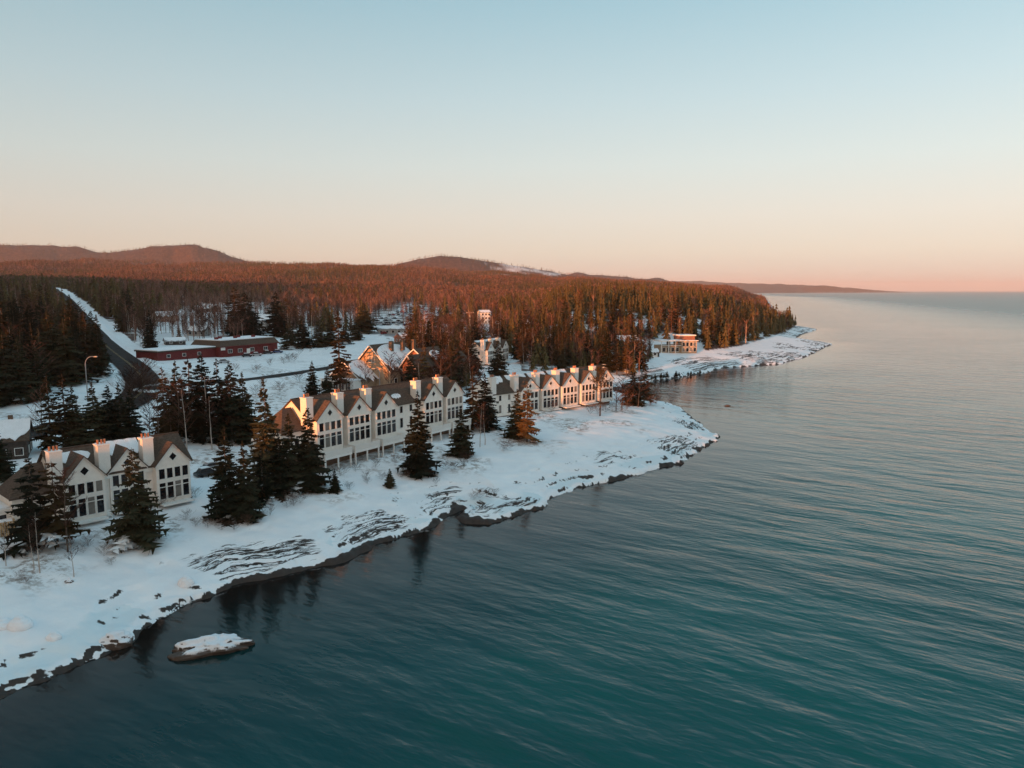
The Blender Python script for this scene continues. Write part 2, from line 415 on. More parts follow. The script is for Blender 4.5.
M['yellow_paint'] = simple('yellow_road_paint', (0.22, 0.16, 0.06), 0.8, 0.3, 1.0)
M['white_paint'] = simple('white_road_paint', (0.55, 0.55, 0.53), 0.8, 0.3, 1.0)
M['wall'] = simple('cream_siding', (0.85, 0.795, 0.73), 0.75, 0.05, 1.2)
M['wall2'] = simple('pale_siding', (0.82, 0.775, 0.715), 0.75, 0.05, 1.2)
M['trim'] = simple('white_trim', (0.80, 0.78, 0.74), 0.6, 0.04, 4)
M['stone'] = simple('brown_foundation', (0.15, 0.10, 0.07), 0.9, 0.4, 5)
M['glass'] = simple('dark_glass', (0.012, 0.013, 0.016), 0.06, 0.2, 0.6, spec=0.5)
M['blind'] = simple('drawn_blind_behind_glass', (0.20, 0.18, 0.16), 0.12, 0.3, 0.8, spec=0.5)
M['roof_snow'] = simple('snow_on_roof', (0.83, 0.84, 0.86), 0.7, 0.04, 0.8, bmp=0.1)
M['copper'] = simple('copper_flue', (0.45, 0.20, 0.11), 0.4, 0.2, 8, metal=0.5)
M['metal'] = simple('grey_metal', (0.32, 0.32, 0.33), 0.5, 0.1, 8, metal=0.4)
M['wood'] = simple('pale_timber', (0.50, 0.34, 0.18), 0.8, 0.2, 3)
M['red'] = simple('barn_red_siding', (0.13, 0.020, 0.020), 0.8, 0.25, 1.5)
M['tan'] = simple('tan_siding', (0.40, 0.29, 0.20), 0.8, 0.15, 1.5)
M['brown'] = simple('brown_siding', (0.26, 0.12, 0.08), 0.8, 0.25, 1.5)
M['dark'] = simple('dark_siding', (0.06, 0.048, 0.042), 0.85, 0.3, 1.5)
M['grey'] = simple('grey_siding', (0.40, 0.40, 0.39), 0.8, 0.15, 1.5)
M['tyre'] = simple('tyre_rubber', (0.02, 0.02, 0.02), 0.9, 0.2, 8)
M['yellow'] = simple('yellow_siding', (0.70, 0.50, 0.22), 0.8, 0.1, 1.5)
PAINT = [simple('car_paint_' + nm, c, 0.25, 0.05, 2, spec=0.6) for nm, c in
         (('white', (0.7, 0.7, 0.7)), ('black', (0.015, 0.015, 0.018)), ('red', (0.3, 0.02, 0.02)), ('silver', (0.35, 0.36, 0.38)), ('blue', (0.03, 0.06, 0.16)))]
def shingle_material():
    m, n, l, b = new_mat('brown_shingles')
    g = N(n, 'ShaderNodeTexCoord').outputs['Object']
    br = N(n, 'ShaderNodeTexNoise'); mp = N(n, 'ShaderNodeMapping'); mp.inputs['Scale'].default_value = (2.2, 2.2, 7)
    l.new(g, mp.inputs[0]); l.new(mp.outputs[0], br.inputs['Vector']); br.inputs['Scale'].default_value = 1.0; br.inputs['Detail'].default_value = 4
    f2 = noise(n, l, g, 0.35, 4, 0.6)
    c = mixc(n, l, mrange(n, l, br.outputs['Fac'], 0.3, 0.7), (0.055, 0.040, 0.031), (0.125, 0.088, 0.064))
    c = mixc(n, l, mrange(n, l, f2, 0.35, 0.7, 0, 0.5), c, (0.09, 0.07, 0.06))
    l.new(c, b.inputs['Base Color']); b.inputs['Roughness'].default_value = 0.9; b.inputs['Specular IOR Level'].default_value = 0.15
    bump(n, l, b, br.outputs['Fac'], 0.4, 0.05)
    return m
M['shingle'] = shingle_material()
def boulder_material():
    m, n, l, b = new_mat('snow_capped_rock')
    g = N(n, 'ShaderNodeTexCoord').outputs['Object']
    f = noise(n, l, g, 1.6, 5, 0.6)
    nz = N(n, 'ShaderNodeSeparateXYZ'); l.new(N(n, 'ShaderNodeNewGeometry').outputs['Normal'], nz.inputs[0])
    wet = N(n, 'ShaderNodeSeparateXYZ'); l.new(N(n, 'ShaderNodeNewGeometry').outputs['Position'], wet.inputs[0])
    k = math_(n, l, 'ADD', nz.outputs['Z'], math_(n, l, 'MULTIPLY', math_(n, l, 'SUBTRACT', f, 0.5), 0.8))
    k = mrange(n, l, k, 0.30, 0.46)
    lv = math_(n, l, 'ADD', wet.outputs['Z'], math_(n, l, 'MULTIPLY', math_(n, l, 'SUBTRACT', f, 0.5), 0.9))
    k = math_(n, l, 'MULTIPLY', k, mrange(n, l, lv, 0.45, 0.75))
    rock = mixc(n, l, f, (0.022, 0.018, 0.016), (0.12, 0.085, 0.065))
    l.new(mixc(n, l, k, rock, (0.78, 0.80, 0.83)), b.inputs['Base Color']); b.inputs['Roughness'].default_value = 0.7
    bump(n, l, b, f, 0.6, 0.25)
    return m
M['boulder'] = boulder_material()

# ------------------------------------------------------------------ mesh helpers
def tag(o, label=None, cat=None, group=None, kind=None):
    for k, v in (('label', label), ('category', cat), ('group', group), ('kind', kind)):
        if v: o[k] = v
    return o
def empty(name, loc, rz=0.0):
    o = bpy.data.objects.new(name, None); COL.objects.link(o)
    o.location = loc; o.rotation_euler = (0, 0, rz); o.empty_display_size = 0.5
    return o
class MB:
    def __init__(s): s.v = []; s.f = []; s.m = []
    def face(s, pts, mi=0):
        b = len(s.v); s.v += [tuple(p) for p in pts]; s.f.append(tuple(range(b, b + len(pts)))); s.m.append(mi)
    def box(s, a, b, mi=0):
        (x0, y0, z0), (x1, y1, z1) = a, b
        c = len(s.v)
        s.v += [(x0, y0, z0), (x1, y0, z0), (x1, y1, z0), (x0, y1, z0), (x0, y0, z1), (x1, y0, z1), (x1, y1, z1), (x0, y1, z1)]
        for q in ((3, 2, 1, 0), (4, 5, 6, 7), (0, 1, 5, 4), (1, 2, 6, 5), (2, 3, 7, 6), (3, 0, 4, 7)):
            s.f.append(tuple(c + i for i in q)); s.m.append(mi)
    def prism(s, poly, d, mi=0):          # poly: outline points, d: extrusion vector
        c = len(s.v); n = len(poly)
        s.v += [tuple(p) for p in poly] + [tuple(p[i] + d[i] for i in range(3)) for p in poly]
        s.f.append(tuple(range(c + n - 1, c - 1, -1))); s.m.append(mi)
        s.f.append(tuple(range(c + n, c + 2 * n))); s.m.append(mi)
        for i in range(n):
            j = (i + 1) % n
            s.f.append((c + i, c + j, c + n + j, c + n + i)); s.m.append(mi)
    def tube(s, pts, rad, n=5, mi=0):
        rings = []
        for i, p in enumerate(pts):
            p = Vector(p); q = Vector(pts[min(i + 1, len(pts) - 1)]) - Vector(pts[max(i - 1, 0)])
            q.normalize()
            a = q.orthogonal().normalized(); b2 = q.cross(a)
            c = len(s.v)
            for k in range(n):
                t = 2 * math.pi * k / n
                s.v.append(tuple(p + (a * math.cos(t) + b2 * math.sin(t)) * rad[i]))
            rings.append(c)
        for r0, r1 in zip(rings[:-1], rings[1:]):
            for k in range(n):
                s.f.append((r0 + k, r0 + (k + 1) % n, r1 + (k + 1) % n, r1 + k)); s.m.append(mi)
        s.f.append(tuple(rings[0] + k for k in reversed(range(n)))); s.m.append(mi)
        s.f.append(tuple(rings[-1] + k for k in range(n))); s.m.append(mi)
    def mesh(s, name, mats):
        me = bpy.data.meshes.new(name); me.from_pydata(s.v, [], s.f)
        for m in (mats if isinstance(mats, (list, tuple)) else [mats]): me.materials.append(m)
        if len(me.materials) > 1: me.polygons.foreach_set('material_index', s.m)
        me.update(); return me
    def build(s, name, mats, parent=None, loc=None, rz=0.0):
        return link(name, s.mesh(name, mats), parent, loc, rz)
def link(name, me, parent=None, loc=None, rz=0.0):
    o = bpy.data.objects.new(name, me); COL.objects.link(o)
    if parent: o.parent = parent
    if loc is not None: o.location = loc
    o.rotation_euler = (0, 0, rz)
    return o
def np_mesh(name, V, F, mat, attrs=None, smooth=False):
    me = bpy.data.meshes.new(name)
    V = np.asarray(V, np.float32); F = np.asarray(F, np.int32); k = F.shape[1]
    me.vertices.add(len(V)); me.vertices.foreach_set('co', V.ravel())
    me.loops.add(F.size); me.loops.foreach_set('vertex_index', F.ravel())
    me.polygons.add(len(F)); me.polygons.foreach_set('loop_start', np.arange(0, F.size, k, dtype=np.int32))
    for an, av in (attrs or {}).items():
        a = me.attributes.new(an, 'FLOAT', 'POINT'); a.data.foreach_set('value', np.asarray(av, np.float32))
    if smooth: me.polygons.foreach_set('use_smooth', np.ones(len(F), bool))
    me.materials.append(mat); me.update(calc_edges=True)
    return me

# ------------------------------------------------------------------ setting: land and lake
def polar(th, rr):
    T, Rr = np.meshgrid(th, rr)
    X, Y = Rr * np.sin(T), Rr * np.cos(T)
    nr, nt = T.shape
    i = np.arange(nr - 1)[:, None] * nt + np.arange(nt - 1)[None, :]
    F = np.stack([i, i + 1, i + nt + 1, i + nt], -1).reshape(-1, 4)[:, ::-1]
    return X.ravel(), Y.ravel(), F
def make_land():
    th = np.concatenate([np.radians(np.linspace(-175, -40, 100, endpoint=False)), np.radians(np.linspace(-40, 38, 900)), np.radians(np.linspace(38.5, 46, 10))])
    rr = [52.0]
    while rr[-1] < 24000:
        r = rr[-1]; rr.append(r * (1.0036 if r < 330 else 1.009 if r < 1300 else 1.018 if r < 8500 else 1.006))
    X, Y, F = polar(th, np.array(rr))
    h, s, rock = height(X, Y, True)
    m2, al, ac = LEDGE
    d = np.hypot(X, Y)
    px, py, dep = project(X, Y, np.maximum(h, 0))
    dens = forest_density(px, py, d, X, Y, s)
    brush = np.where(Y > 5, dens, 1.0) * np.where(px < -30, sstep(130, 210, d), sstep(215, 330, d)) * np.maximum(sstep(-0.25, 0.1, fbm(X / 16, Y / 16, 141)), sstep(600, 1200, d))
    brush = np.where(in_poly(px, py, [(130, 350), (146, 318), (200, 302), (290, 302), (372, 312), (372, 334), (298, 345)]), brush * 0.3, brush)
    lot = in_poly(px, py, LOT) & (d < 1200)
    brush = np.where(lot, 0.7 * sstep(-0.1, 0.2, fbm(X / 5, Y / 9, 505)), brush)
    hillm = (d > 3700) & (d < 9000)
    brush = np.where(hillm & False, brush * (0.86 + 0.14 * sstep(-0.2, 0.2, fbm(X / 150, h / 9 + X / 300, 507))), brush)
    ice = sstep(0.2, 2.0, s) * (1 - sstep(3, 9, s)) * (fbm(X / 7, Y / 7, 101) > 0.02)
    scrub = sstep(13, 20, s) * (1 - sstep(260, 400, d)) * sstep(-0.05, 0.28, fbm(X / 9, Y / 9, 111)) * 0.8
    keep = (s[F] > -25).any(1)
    F = F[keep]; used = np.unique(F); remap = np.full(len(X), -1); remap[used] = np.arange(len(used)); F = remap[F]
    me = np_mesh('ground', np.column_stack([X, Y, h])[used], F, M['land'], {'ledge': m2[used], 'along': al[used], 'across': ac[used], 'rock': rock[used], 'brush': brush[used], 'ice': ice[used], 'scrub': scrub[used]}, True)
    tag(link('ground', me), kind='structure')
make_land()
def make_water():
    th = np.radians(np.concatenate([np.linspace(-180, -42, 40, endpoint=False), np.linspace(-42, 42, 300), np.linspace(44, 180, 40)]))
    rr = np.concatenate([[0.5], np.geomspace(20, 1500, 260), np.geomspace(1600, 45000, 60)])
    X, Y, F = polar(th, rr)
    off = np.clip(-shore_dist(X, Y), 0, 500)
    # wave-washed rocks have their own shelf
    tag(link('lake_water', np_mesh('lake_water', np.column_stack([X, Y, np.zeros_like(X)]), F, M['water'], {'offshore': off}, True)), kind='structure')
make_water()
def strip(name, path, half, mat, dz=0.0, offs=0.0, parent=None, z0=None, dash=None):
    p = path; t = np.gradient(p[:, :2], axis=0); t /= np.linalg.norm(t, axis=1)[:, None]; nrm = np.column_stack([t[:, 1], -t[:, 0]])
    V, F = [], []
    us = np.linspace(-half, half, 5) + offs
    for i in range(len(p)):
        for u in us:
            V.append((p[i, 0] + nrm[i, 0] * u, p[i, 1] + nrm[i, 1] * u, p[i, 2] + dz - 0.012 * abs(u)))
    for i in range(len(p) - 1):
        for k in range(4): F.append((i * 5 + k, i * 5 + k + 1, (i + 1) * 5 + k + 1, (i + 1) * 5 + k))
    o = link(name, np_mesh(name, V, F, mat), parent)
    return tag(o, kind='structure')
hw = strip('road', HWY, 5.2, M['asphalt'])
for offs, mt, nm in ((-0.2, 'yellow_paint', 'centre_line'), (0.2, 'yellow_paint', 'centre_line')):
    strip(nm, HWY, 0.09, M[mt], 0.03, offs, hw)
strip('side_road', LANE, 3.2, M['asphalt'], -0.05)

def make_haze():
    m, n, l, b = new_mat('evening_haze'); n.remove(b)
    v = N(n, 'ShaderNodeVolumePrincipled'); v.inputs['Color'].default_value = (0.93, 0.90, 0.92, 1); v.inputs['Density'].default_value = 3.0e-5; v.inputs['Anisotropy'].default_value = 0.0
    l.new(v.outputs[0], n['Material Output'].inputs['Volume'])
    mb = MB(); mb.box((-46000, -46000, -16), (46000, 46000, 470)); tag(mb.build('haze', m), kind='stuff')
make_haze()

# ------------------------------------------------------------------ buildings
WIN = {}
def window_meshes(w, h, mull=(), tran=()):
    k = (round(w, 2), round(h, 2), tuple(mull), tuple(tran))
    if k not in WIN:
        g = MB(); g.box((-w / 2, -0.03, 0), (w / 2, 0.05, h))
        f = MB(); t = 0.10
        f.box((-w / 2 - t, -0.09, -t), (-w / 2, 0.04, h + t)); f.box((w / 2, -0.09, -t), (w / 2 + t, 0.04, h + t))
        f.box((-w / 2, -0.09, -t), (w / 2, 0.04, 0)); f.box((-w / 2, -0.09, h), (w / 2, 0.04, h + t))
        for q in mull: f.box((q * w / 2 - 0.04, -0.07, 0), (q * w / 2 + 0.04, -0.02, h))
        for q in tran: f.box((-w / 2, -0.075, q * h - 0.06), (w / 2, -0.02, q * h + 0.06))
        WIN[k] = (g.mesh('window', M['glass']), f.mesh('window_frame', M['trim']))
    return WIN[k]
WR = random.Random(3)
def add_window(root, x, y, z, w, h, rz=0.0, mull=(), tran=()):
    g, f = window_meshes(w, h, mull, tran)
    if WR.random() < 0.16:
        kk = (g.name, 'blind')
        if kk not in WIN:
            WIN[kk] = g.copy(); WIN[kk].materials[0] = M['blind']
        g = WIN[kk]
    o = link('window', g, root, (x, y, z), rz); link('frame', f, o)
    return o
def add_diamond(root, x, y, z, r):
    k = ('d', round(r, 2))
    if k not in WIN:
        g = MB(); g.prism([(-r, -0.03, 0), (0, -0.03, -r * 1.1), (r, -0.03, 0), (0, -0.03, r * 1.1)], (0, 0.08, 0))
        f = MB(); a = r + 0.13; P = [(-r, 0), (0, -r * 1.1), (r, 0), (0, r * 1.1)]; Q = [(-a, 0), (0, -a * 1.1), (a, 0), (0, a * 1.1)]
        for i in range(4):
            j = (i + 1) % 4
            f.prism([(P[i][0], -0.09, P[i][1]), (Q[i][0], -0.09, Q[i][1]), (Q[j][0], -0.09, Q[j][1]), (P[j][0], -0.09, P[j][1])], (0, 0.13, 0))
        WIN[k] = (g.mesh('diamond_window', M['glass']), f.mesh('window_frame', M['trim']))
    g, f = WIN[k]
    o = link('diamond_window', g, root, (x, y, z)); link('frame', f, o)
def slab(mb, a, b, c, d, t, mi=0):        # a sloped plate: four corners (upper face) and a thickness downwards
    mb.prism([a, b, c, d], (0, 0, -t), mi)
def snow_sheet(a, b, c, d, seed, cov=(0, 1, 0, 1), t=0.18):
    """irregular blanket of snow lying on the roof plane a-b (eave) c-d (ridge, c over b)"""
    r = random.Random(seed); a, b, c, d = map(Vector, (a, b, c, d))
    u0, u1, v0, v1 = cov; n = 26; lo = []; hi = []
    w1, w2 = r.uniform(0, 6), r.uniform(0, 6)
    for i in range(n + 1):
        u = u0 + (u1 - u0) * i / n; e = math.sin(math.pi * min(1, max(0, i / n))) ** 0.35
        j = 0.10 * math.sin(i * 0.9 + w1) + 0.07 * math.sin(i * 2.1 + w2) + r.uniform(-.03, .03)
        mid = (v0 + v1) / 2
        lo.append((u, mid - (mid - v0 - j * (v1 - v0)) * e)); hi.append((u, mid + (v1 - mid) * e if v1 < 0.98 else v1))
    def P(u, v): return a.lerp(b, u).lerp(d.lerp(c, u), v)
    mb = MB(); nrm = (b - a).cross(d - a).normalized()
    if nrm.z < 0: nrm = -nrm
    for i in range(n):
        q = [P(*lo[i]), P(*lo[i + 1]), P(*hi[i + 1]), P(*hi[i])]
        top = [p + nrm * (t + 0.04 * math.sin(i)) for p in (q[2], q[3])]
        eb = [p + nrm * t * 0.7 for p in (q[0], q[1])]
        mb.face([eb[0], eb[1], top[0], top[1]])
        mb.face([q[0] + nrm * .01, q[1] + nrm * .01, eb[1], eb[0]])
        mb.face([q[2] + nrm * .01, q[3] + nrm * .01, top[1], top[0]])
    return mb
def row_house(A, phi, n, w, F, label, recess=(), deck=False, skip=(), chim=None, snow=(), wing=False, wall='wall', chairs=None, base=-4.0, hs=1.0):
    root = empty('row_house', A, phi)
    tag(root, label, 'row house', 'white gabled row houses by the lake')
    D = 11.0; E = F + 6.3 * hs; AP = F + 9.5 * hs; y1 = 1.5; ym = (y1 + D) / 2; RZ = F + 10.0 * hs
    L = n * w
    body = MB()
    FB = F - (1.5 if deck else 0.4)
    body.box((0, y1, FB), (L, D, E))
    for x in (0.0, L - 0.25): body.prism([(x, y1, E - .01), (x, D, E - .01), (x, ym, RZ - 0.25)], (0.25, 0, 0))
    body.build('wall', M[wall], root)
    fb = MB(); fb.box((0.15, y1 + 0.15, base), (L - 0.15, D - 0.15, FB)); fb.build('foundation', M['stone'], root)
    roof = MB(); o = 0.45; k = (RZ - E) / (ym - y1)
    slab(roof, (-o, y1 - o, E - o * k), (L + o, y1 - o, E - o * k), (L + o, ym, RZ), (-o, ym, RZ), 0.22)
    slab(roof, (L + o, D + o, E - o * k), (-o, D + o, E - o * k), (-o, ym, RZ), (L + o, ym, RZ), 0.22)
    rf = roof.build('roof', M['shingle'], root)
    rc = MB(); rc.box((-o, ym - 0.18, RZ - 0.03), (L + o, ym + 0.18, RZ + 0.07)); rc.build('ridge_cap', M['shingle'], rf)
    for i, cov in enumerate(snow):
        snow_sheet((-o, y1 - o, E - o * k), (L + o, y1 - o, E - o * k), (L + o, ym, RZ), (-o, ym, RZ), 40 + i, cov).build('snow_patch', M['roof_snow'], rf)
    for i in range(n):
        if i in skip:
            for x in (0.3, 0.7):
                add_window(root, (i + x) * w, y1, F + 3.9 * hs, 0.9, 1.5 * hs); add_window(root, (i + x) * w, y1, F + 0.5, 0.9, 2.2 * hs)
            continue
        xc = (i + 0.5) * w; hw = w * 0.415; y0 = recess[i] if i < len(recess) else 0.0
        bay = MB()
        bay.box((xc - hw, y0, F - (1.5 if deck else 0.3)), (xc + hw, y1 + 0.2, E))
        bay.prism([(xc - hw, y0, E - .01), (xc + hw, y0, E - .01), (xc, y0, AP)], (0, 0.3, 0))
        b = bay.build('gable_bay', M[wall], root)
        tr = MB()
        sl = (AP - E) / hw
        e = 0.3; yb = y0 - 0.06; zl = E - e * sl
        tr.prism([(xc, yb, AP + 0.02), (xc + hw + e, yb, zl + 0.02), (xc + hw + e, yb, zl - 0.25), (xc, yb, AP - 0.30), (xc - hw - e, yb, zl - 0.25), (xc - hw - e, yb, zl + 0.02)], (0, -0.1, 0))
        tr.build('bargeboard', M['trim'], b); tr = MB()
        tr.box((xc - hw, y0 - 0.05, F + 3.25 * hs), (xc + hw, y0 - 0.003, F + 3.5 * hs))
        tr.build('belt_board', M['trim'], b)
        gr = MB()
        for sg in (-1, 1):
            e = 0.35
            slab(gr, (xc, y0 - 0.4, AP + 0.16), (xc + sg * (hw + e), y0 - 0.4, E - e * sl + 0.16), (xc + sg * (hw + e), ym - 0.5, E - e * sl + 0.16), (xc, ym - 0.5, AP + 0.16), 0.16)
        gr.build('gable_roof', M['shingle'], root)
        bw = 2 * hw
        for q in range(4):
            x = xc + bw * (-0.345 + 0.23 * q)
            add_window(root, x, y0, F + 3.75 * hs, bw * 0.165, 1.65 * hs)
            add_window(root, x, y0, F + 0.35 * hs, bw * 0.175, 2.7 * hs, tran=(0.74,))
        add_diamond(root, xc, y0, F + 7.25 * hs, 0.62 * hs)
        dp = MB(); dp.box((xc + hw + 0.02, y1 - 0.12, F + 0.3), (xc + hw + 0.12, y1 - 0.02, E - 0.2)); dp.build('downpipe', M['trim'], b)
        if deck:
            dk = MB(); dy = y0 - 2.3
            FW = F; F = F - 1.0
            dk.box((xc - hw - 0.25, dy, F - 0.62), (xc + hw + 0.25, y0 - 0.01, F - 0.10))
            dko = dk.build('deck', M['trim'], root)
            ra = MB()
            for xa, xb, ya, yb in ((xc - hw - .2, xc + hw + .2, dy + .02, dy + .08), (xc - hw - .2, xc - hw - .14, dy + .08, y0 - .02), (xc + hw + .14, xc + hw + .2, dy + .08, y0 - .02)):
                ra.box((xa, ya, F + 0.85), (xb, yb, F + 0.95)); ra.box((xa, ya, F - 0.05), (xb, yb, F + 0.08))
                m = int(max(xb - xa, yb - ya) / 0.20)
                for q in range(m + 1):
                    t = q / m; x = xa + (xb - xa - .06) * t if xb - xa > 1 else xa; y = ya + (yb - ya - .06) * t if yb - ya > 1 else ya
                    ra.box((x, y, F + 0.08), (x + (0.15 if xb - xa > 1 else 0.055), y + (0.15 if yb - ya > 1 else 0.055), F + 0.85))
            ra.build('railing', M['trim'], dko)
            for x in (xc - hw, xc, xc + hw):
                p = MB(); p.box((x - 0.13, dy + 0.12, base), (x + 0.13, dy + 0.38, F - 0.625)); p.build('post', M['trim'], dko)
            F = FW
        else:
            st = MB(); st.box((xc - hw * 0.9, y0 - 1.5, F - 0.55), (xc + hw * 0.9, y0 - 0.02, F - 0.30)); st.build('terrace', M['trim'], root)
    for i in (range(n) if chim is None else chim):
        x = i * w; c = MB()
        c.box((x - 0.85, y1 - 0.35, E - 1.2), (x + 0.85, y1 + 1.4, F + 10.5 * hs))
        c.box((x - 0.93, y1 - 0.43, F + 10.5 * hs), (x + 0.93, y1 + 1.48, F + 10.68 * hs))
        co = c.build('chimney', M['trim'], root)
        for q in (-0.5, 0.05, 0.5):
            f = MB(); f.tube([(x + q, y1 + 0.6, F + 10.6 * hs), (x + q, y1 + 0.6, F + 11.35 * hs)], [0.17, 0.17], 8); f.build('flue', M['copper'], co)
    if wing:
        wl_ = MB(); wl_.box((-5.6, 3.0, F - 0.8), (-0.01, 9.5, F + 4.6)); wo = wl_.build('side_wing', M[wall], root)
        f2 = MB(); f2.box((-5.5, 3.1, base), (-0.05, 9.4, F - 0.8)); f2.build('foundation', M['stone'], wo)
        r2 = MB(); slab(r2, (-6.1, 2.4, F + 4.3), (-0.46, 2.4, F + 4.3), (-0.46, 6.2, F + 8.4), (-2.6, 6.2, F + 8.4), 0.2)
        slab(r2, (-0.46, 10, F + 4.3), (-6.1, 10, F + 4.3), (-2.6, 6.2, F + 8.4), (-0.46, 6.2, F + 8.4), 0.2)
        r2.face([(-6.1, 10, F + 4.3), (-6.1, 2.4, F + 4.3), (-2.6, 6.2, F + 8.4)])
        r2.build('wing_roof', M['shingle'], root)
        lo = MB(); lo.box((-7.6, 4.2, F - 0.9), (-5.62, 9, F + 2.4)); lo.box((-7.9, 3.9, F + 2.4), (-5.62, 9.2, F + 2.62)); lo.build('porch', M['trim'], root)
        sn = MB(); sn.box((-7.85, 3.95, F + 2.63), (-5.65, 9.15, F + 2.9)); sn.build('snow_patch', M['roof_snow'], root)
        add_window(root, -4.2, 3.0, F + 1.0, 1.1, 1.5); add_window(root, -2.0, 3.0, F + 1.0, 1.1, 1.5); add_window(root, -6.6, 4.2, F + 0.4, 0.9, 1.4)
    # far gable end windows
    for z in (0.8, 3.9 * hs):
        g = add_window(root, L, ym - 2.2, F + z, 0.9, 1.5 * hs, math.pi / 2); g2 = add_window(root, L, ym + 2.2, F + z, 0.9, 1.5 * hs, math.pi / 2)
        add_window(root, 0, ym - 2.2, F + z, 0.9, 1.5 * hs, -math.pi / 2); add_window(root, 0, ym + 2.2, F + z, 0.9, 1.5 * hs, -math.pi / 2)
    return root
def row_at(pl, pr, n, **kw):
    a = ground(*pl); b = ground(*pr)
    phi = math.atan2(b.y - a.y, b.x - a.x); L = math.hypot(b.x - a.x, b.y - a.y)
    return row_house(Vector((a.x, a.y, a.z)), phi, n, L / n, **kw)
B1 = row_at((64, 528), (195, 499), 3, F=0.9, label='nearest white row house with three gables beside the spruces on the shore', recess=(0, 1.2, 0), chim=(0, 1, 2), snow=((0.02, 0.30, .55, .85), (0.36, 0.66, .45, 1.0)), wing=True)
B2 = row_at((316, 472), (465, 432), 6, F=4.1, wing=True, label='long middle row house on white decks with orange sunlit gable roofs', deck=True, skip=(3,), recess=(0, 0, 0, 0, 0, 0), chim=(0, 1, 2, 4, 5), snow=((0.52, 0.58, .3, .5),))
B3 = row_at((497, 420), (614, 404), 6, F=0.9, label='warmly lit row house with many tall chimneys on the snowy headland', skip=(0,), chim=(0, 1, 2, 3, 4, 5), snow=((0.0, 0.14, .6, 1), (0.17, 0.32, .65, 1), (0.34, 0.48, .65, 1), (0.5, 0.66, .65, 1)), wall='wall2')
_b = ground(487, 366)
B4 = row_house(_b, R(90 - 24), 3, 8.0, 1.0, 'small white three-gabled row house alone among the rust-coloured trees', snow=((0.0, 1.0, .8, 1),), chim=(0, 1, 2))

def cabin(px, py, name, label, L, D, H, RH, phi, wall, roof, snow=True, cols=3, cat='house', sto=1, chimney=True, d=None, lift=0.0):
    g = ground(px, py) if d is None else Vector((*d, gz(*d)))
    root = empty(name, (g.x, g.y, g.z + lift), phi); tag(root, label, cat)
    w = MB(); w.box((-L / 2, 0, -3), (L / 2, D, H))
    for x in (-L / 2, L / 2 - 0.2): w.prism([(x, 0, H - .01), (x, D, H - .01), (x, D / 2, H + RH - 0.2)], (0.2, 0, 0))
    w.build('wall', M[wall], root)
    o = 0.5; k = RH / (D / 2); r = MB()
    slab(r, (-L / 2 - o, -o, H - o * k), (L / 2 + o, -o, H - o * k), (L / 2 + o, D / 2, H + RH), (-L / 2 - o, D / 2, H + RH), 0.25)
    slab(r, (L / 2 + o, D + o, H - o * k), (-L / 2 - o, D + o, H - o * k), (-L / 2 - o, D / 2, H + RH), (L / 2 + o, D / 2, H + RH), 0.25)
    ro = r.build('roof', M[roof], root)
    if snow:
        snow_sheet((-L / 2 - o, -o, H - o * k), (L / 2 + o, -o, H - o * k), (L / 2 + o, D / 2, H + RH), (-L / 2 - o, D / 2, H + RH), int(px), (0, 1, .04, 1)).build('snow_blanket', M['roof_snow'], ro)
        snow_sheet((L / 2 + o, D + o, H - o * k), (-L / 2 - o, D + o, H - o * k), (-L / 2 - o, D / 2, H + RH), (L / 2 + o, D / 2, H + RH), int(px) + 1, (0, 1, .04, 1)).build('snow_blanket', M['roof_snow'], ro)
    if chimney:
        c = MB(); c.box((L * 0.2, D / 2 + 0.3, H + RH * 0.5), (L * 0.2 + 0.8, D / 2 + 1.1, H + RH + 0.9)); c.build('chimney', M['stone'], root)
    for st in range(sto):
        for i in range(cols):
            add_window(root, -L / 2 + L * (i + 0.5) / cols, 0, 0.9 + st * 2.9, min(1.3, L / cols * 0.5), 1.35)
        for q in (0.3, 0.7):
            add_window(root, -L / 2, D * q, 0.9 + st * 2.9, 1.0, 1.3, -math.pi / 2); add_window(root, L / 2, D * q, 0.9 + st * 2.9, 1.0, 1.3, math.pi / 2)
    dm = MB(); dm.box((L * 0.32, -0.08, 0), (L * 0.32 + 0.95, -0.003, 2.1)); dm.build('door', M['dark'], root)
    return root
cabin(-6, 462, 'house', 'dark walled house under thick snow behind the nearest row house', 11, 9, 4.2, 3.0, R(28), 'dark', 'shingle', cols=4)
cabin(628, 352, 'house', 'reddish gabled house half hidden in the trees near the cove', 11, 9, 5.6, 3.0, R(8), 'brown', 'shingle', cols=4, sto=2)
cabin(486, 324, 'house', 'tall narrow white house with yellow sunlit top among rust-coloured trees', 8, 8, 9.0, 1.6, R(25), 'trim', 'metal', cols=3, sto=3)
cabin(262, 330, 'house', 'pale house under snow behind the red building, beside dark spruces', 11, 10, 6.0, 3.5, R(15), 'grey', 'shingle', cols=3, sto=2)
cabin(206, 312, 'house', 'small cabin with white snow roof in the bare trees behind the red building', 14, 10, 3.0, 3.2, R(-10), 'dark', 'shingle')
cabin(166, 322, 'house', 'small brown cabin in bare trees by the highway clearing', 12, 9, 4.0, 3.0, R(20), 'brown', 'shingle')
cabin(176, 345, 'shed', 'low snow roofed shed behind the long red building', 9, 6, 2.2, 1.4, R(35), 'dark', 'metal', cat='shed', cols=2, chimney=False)

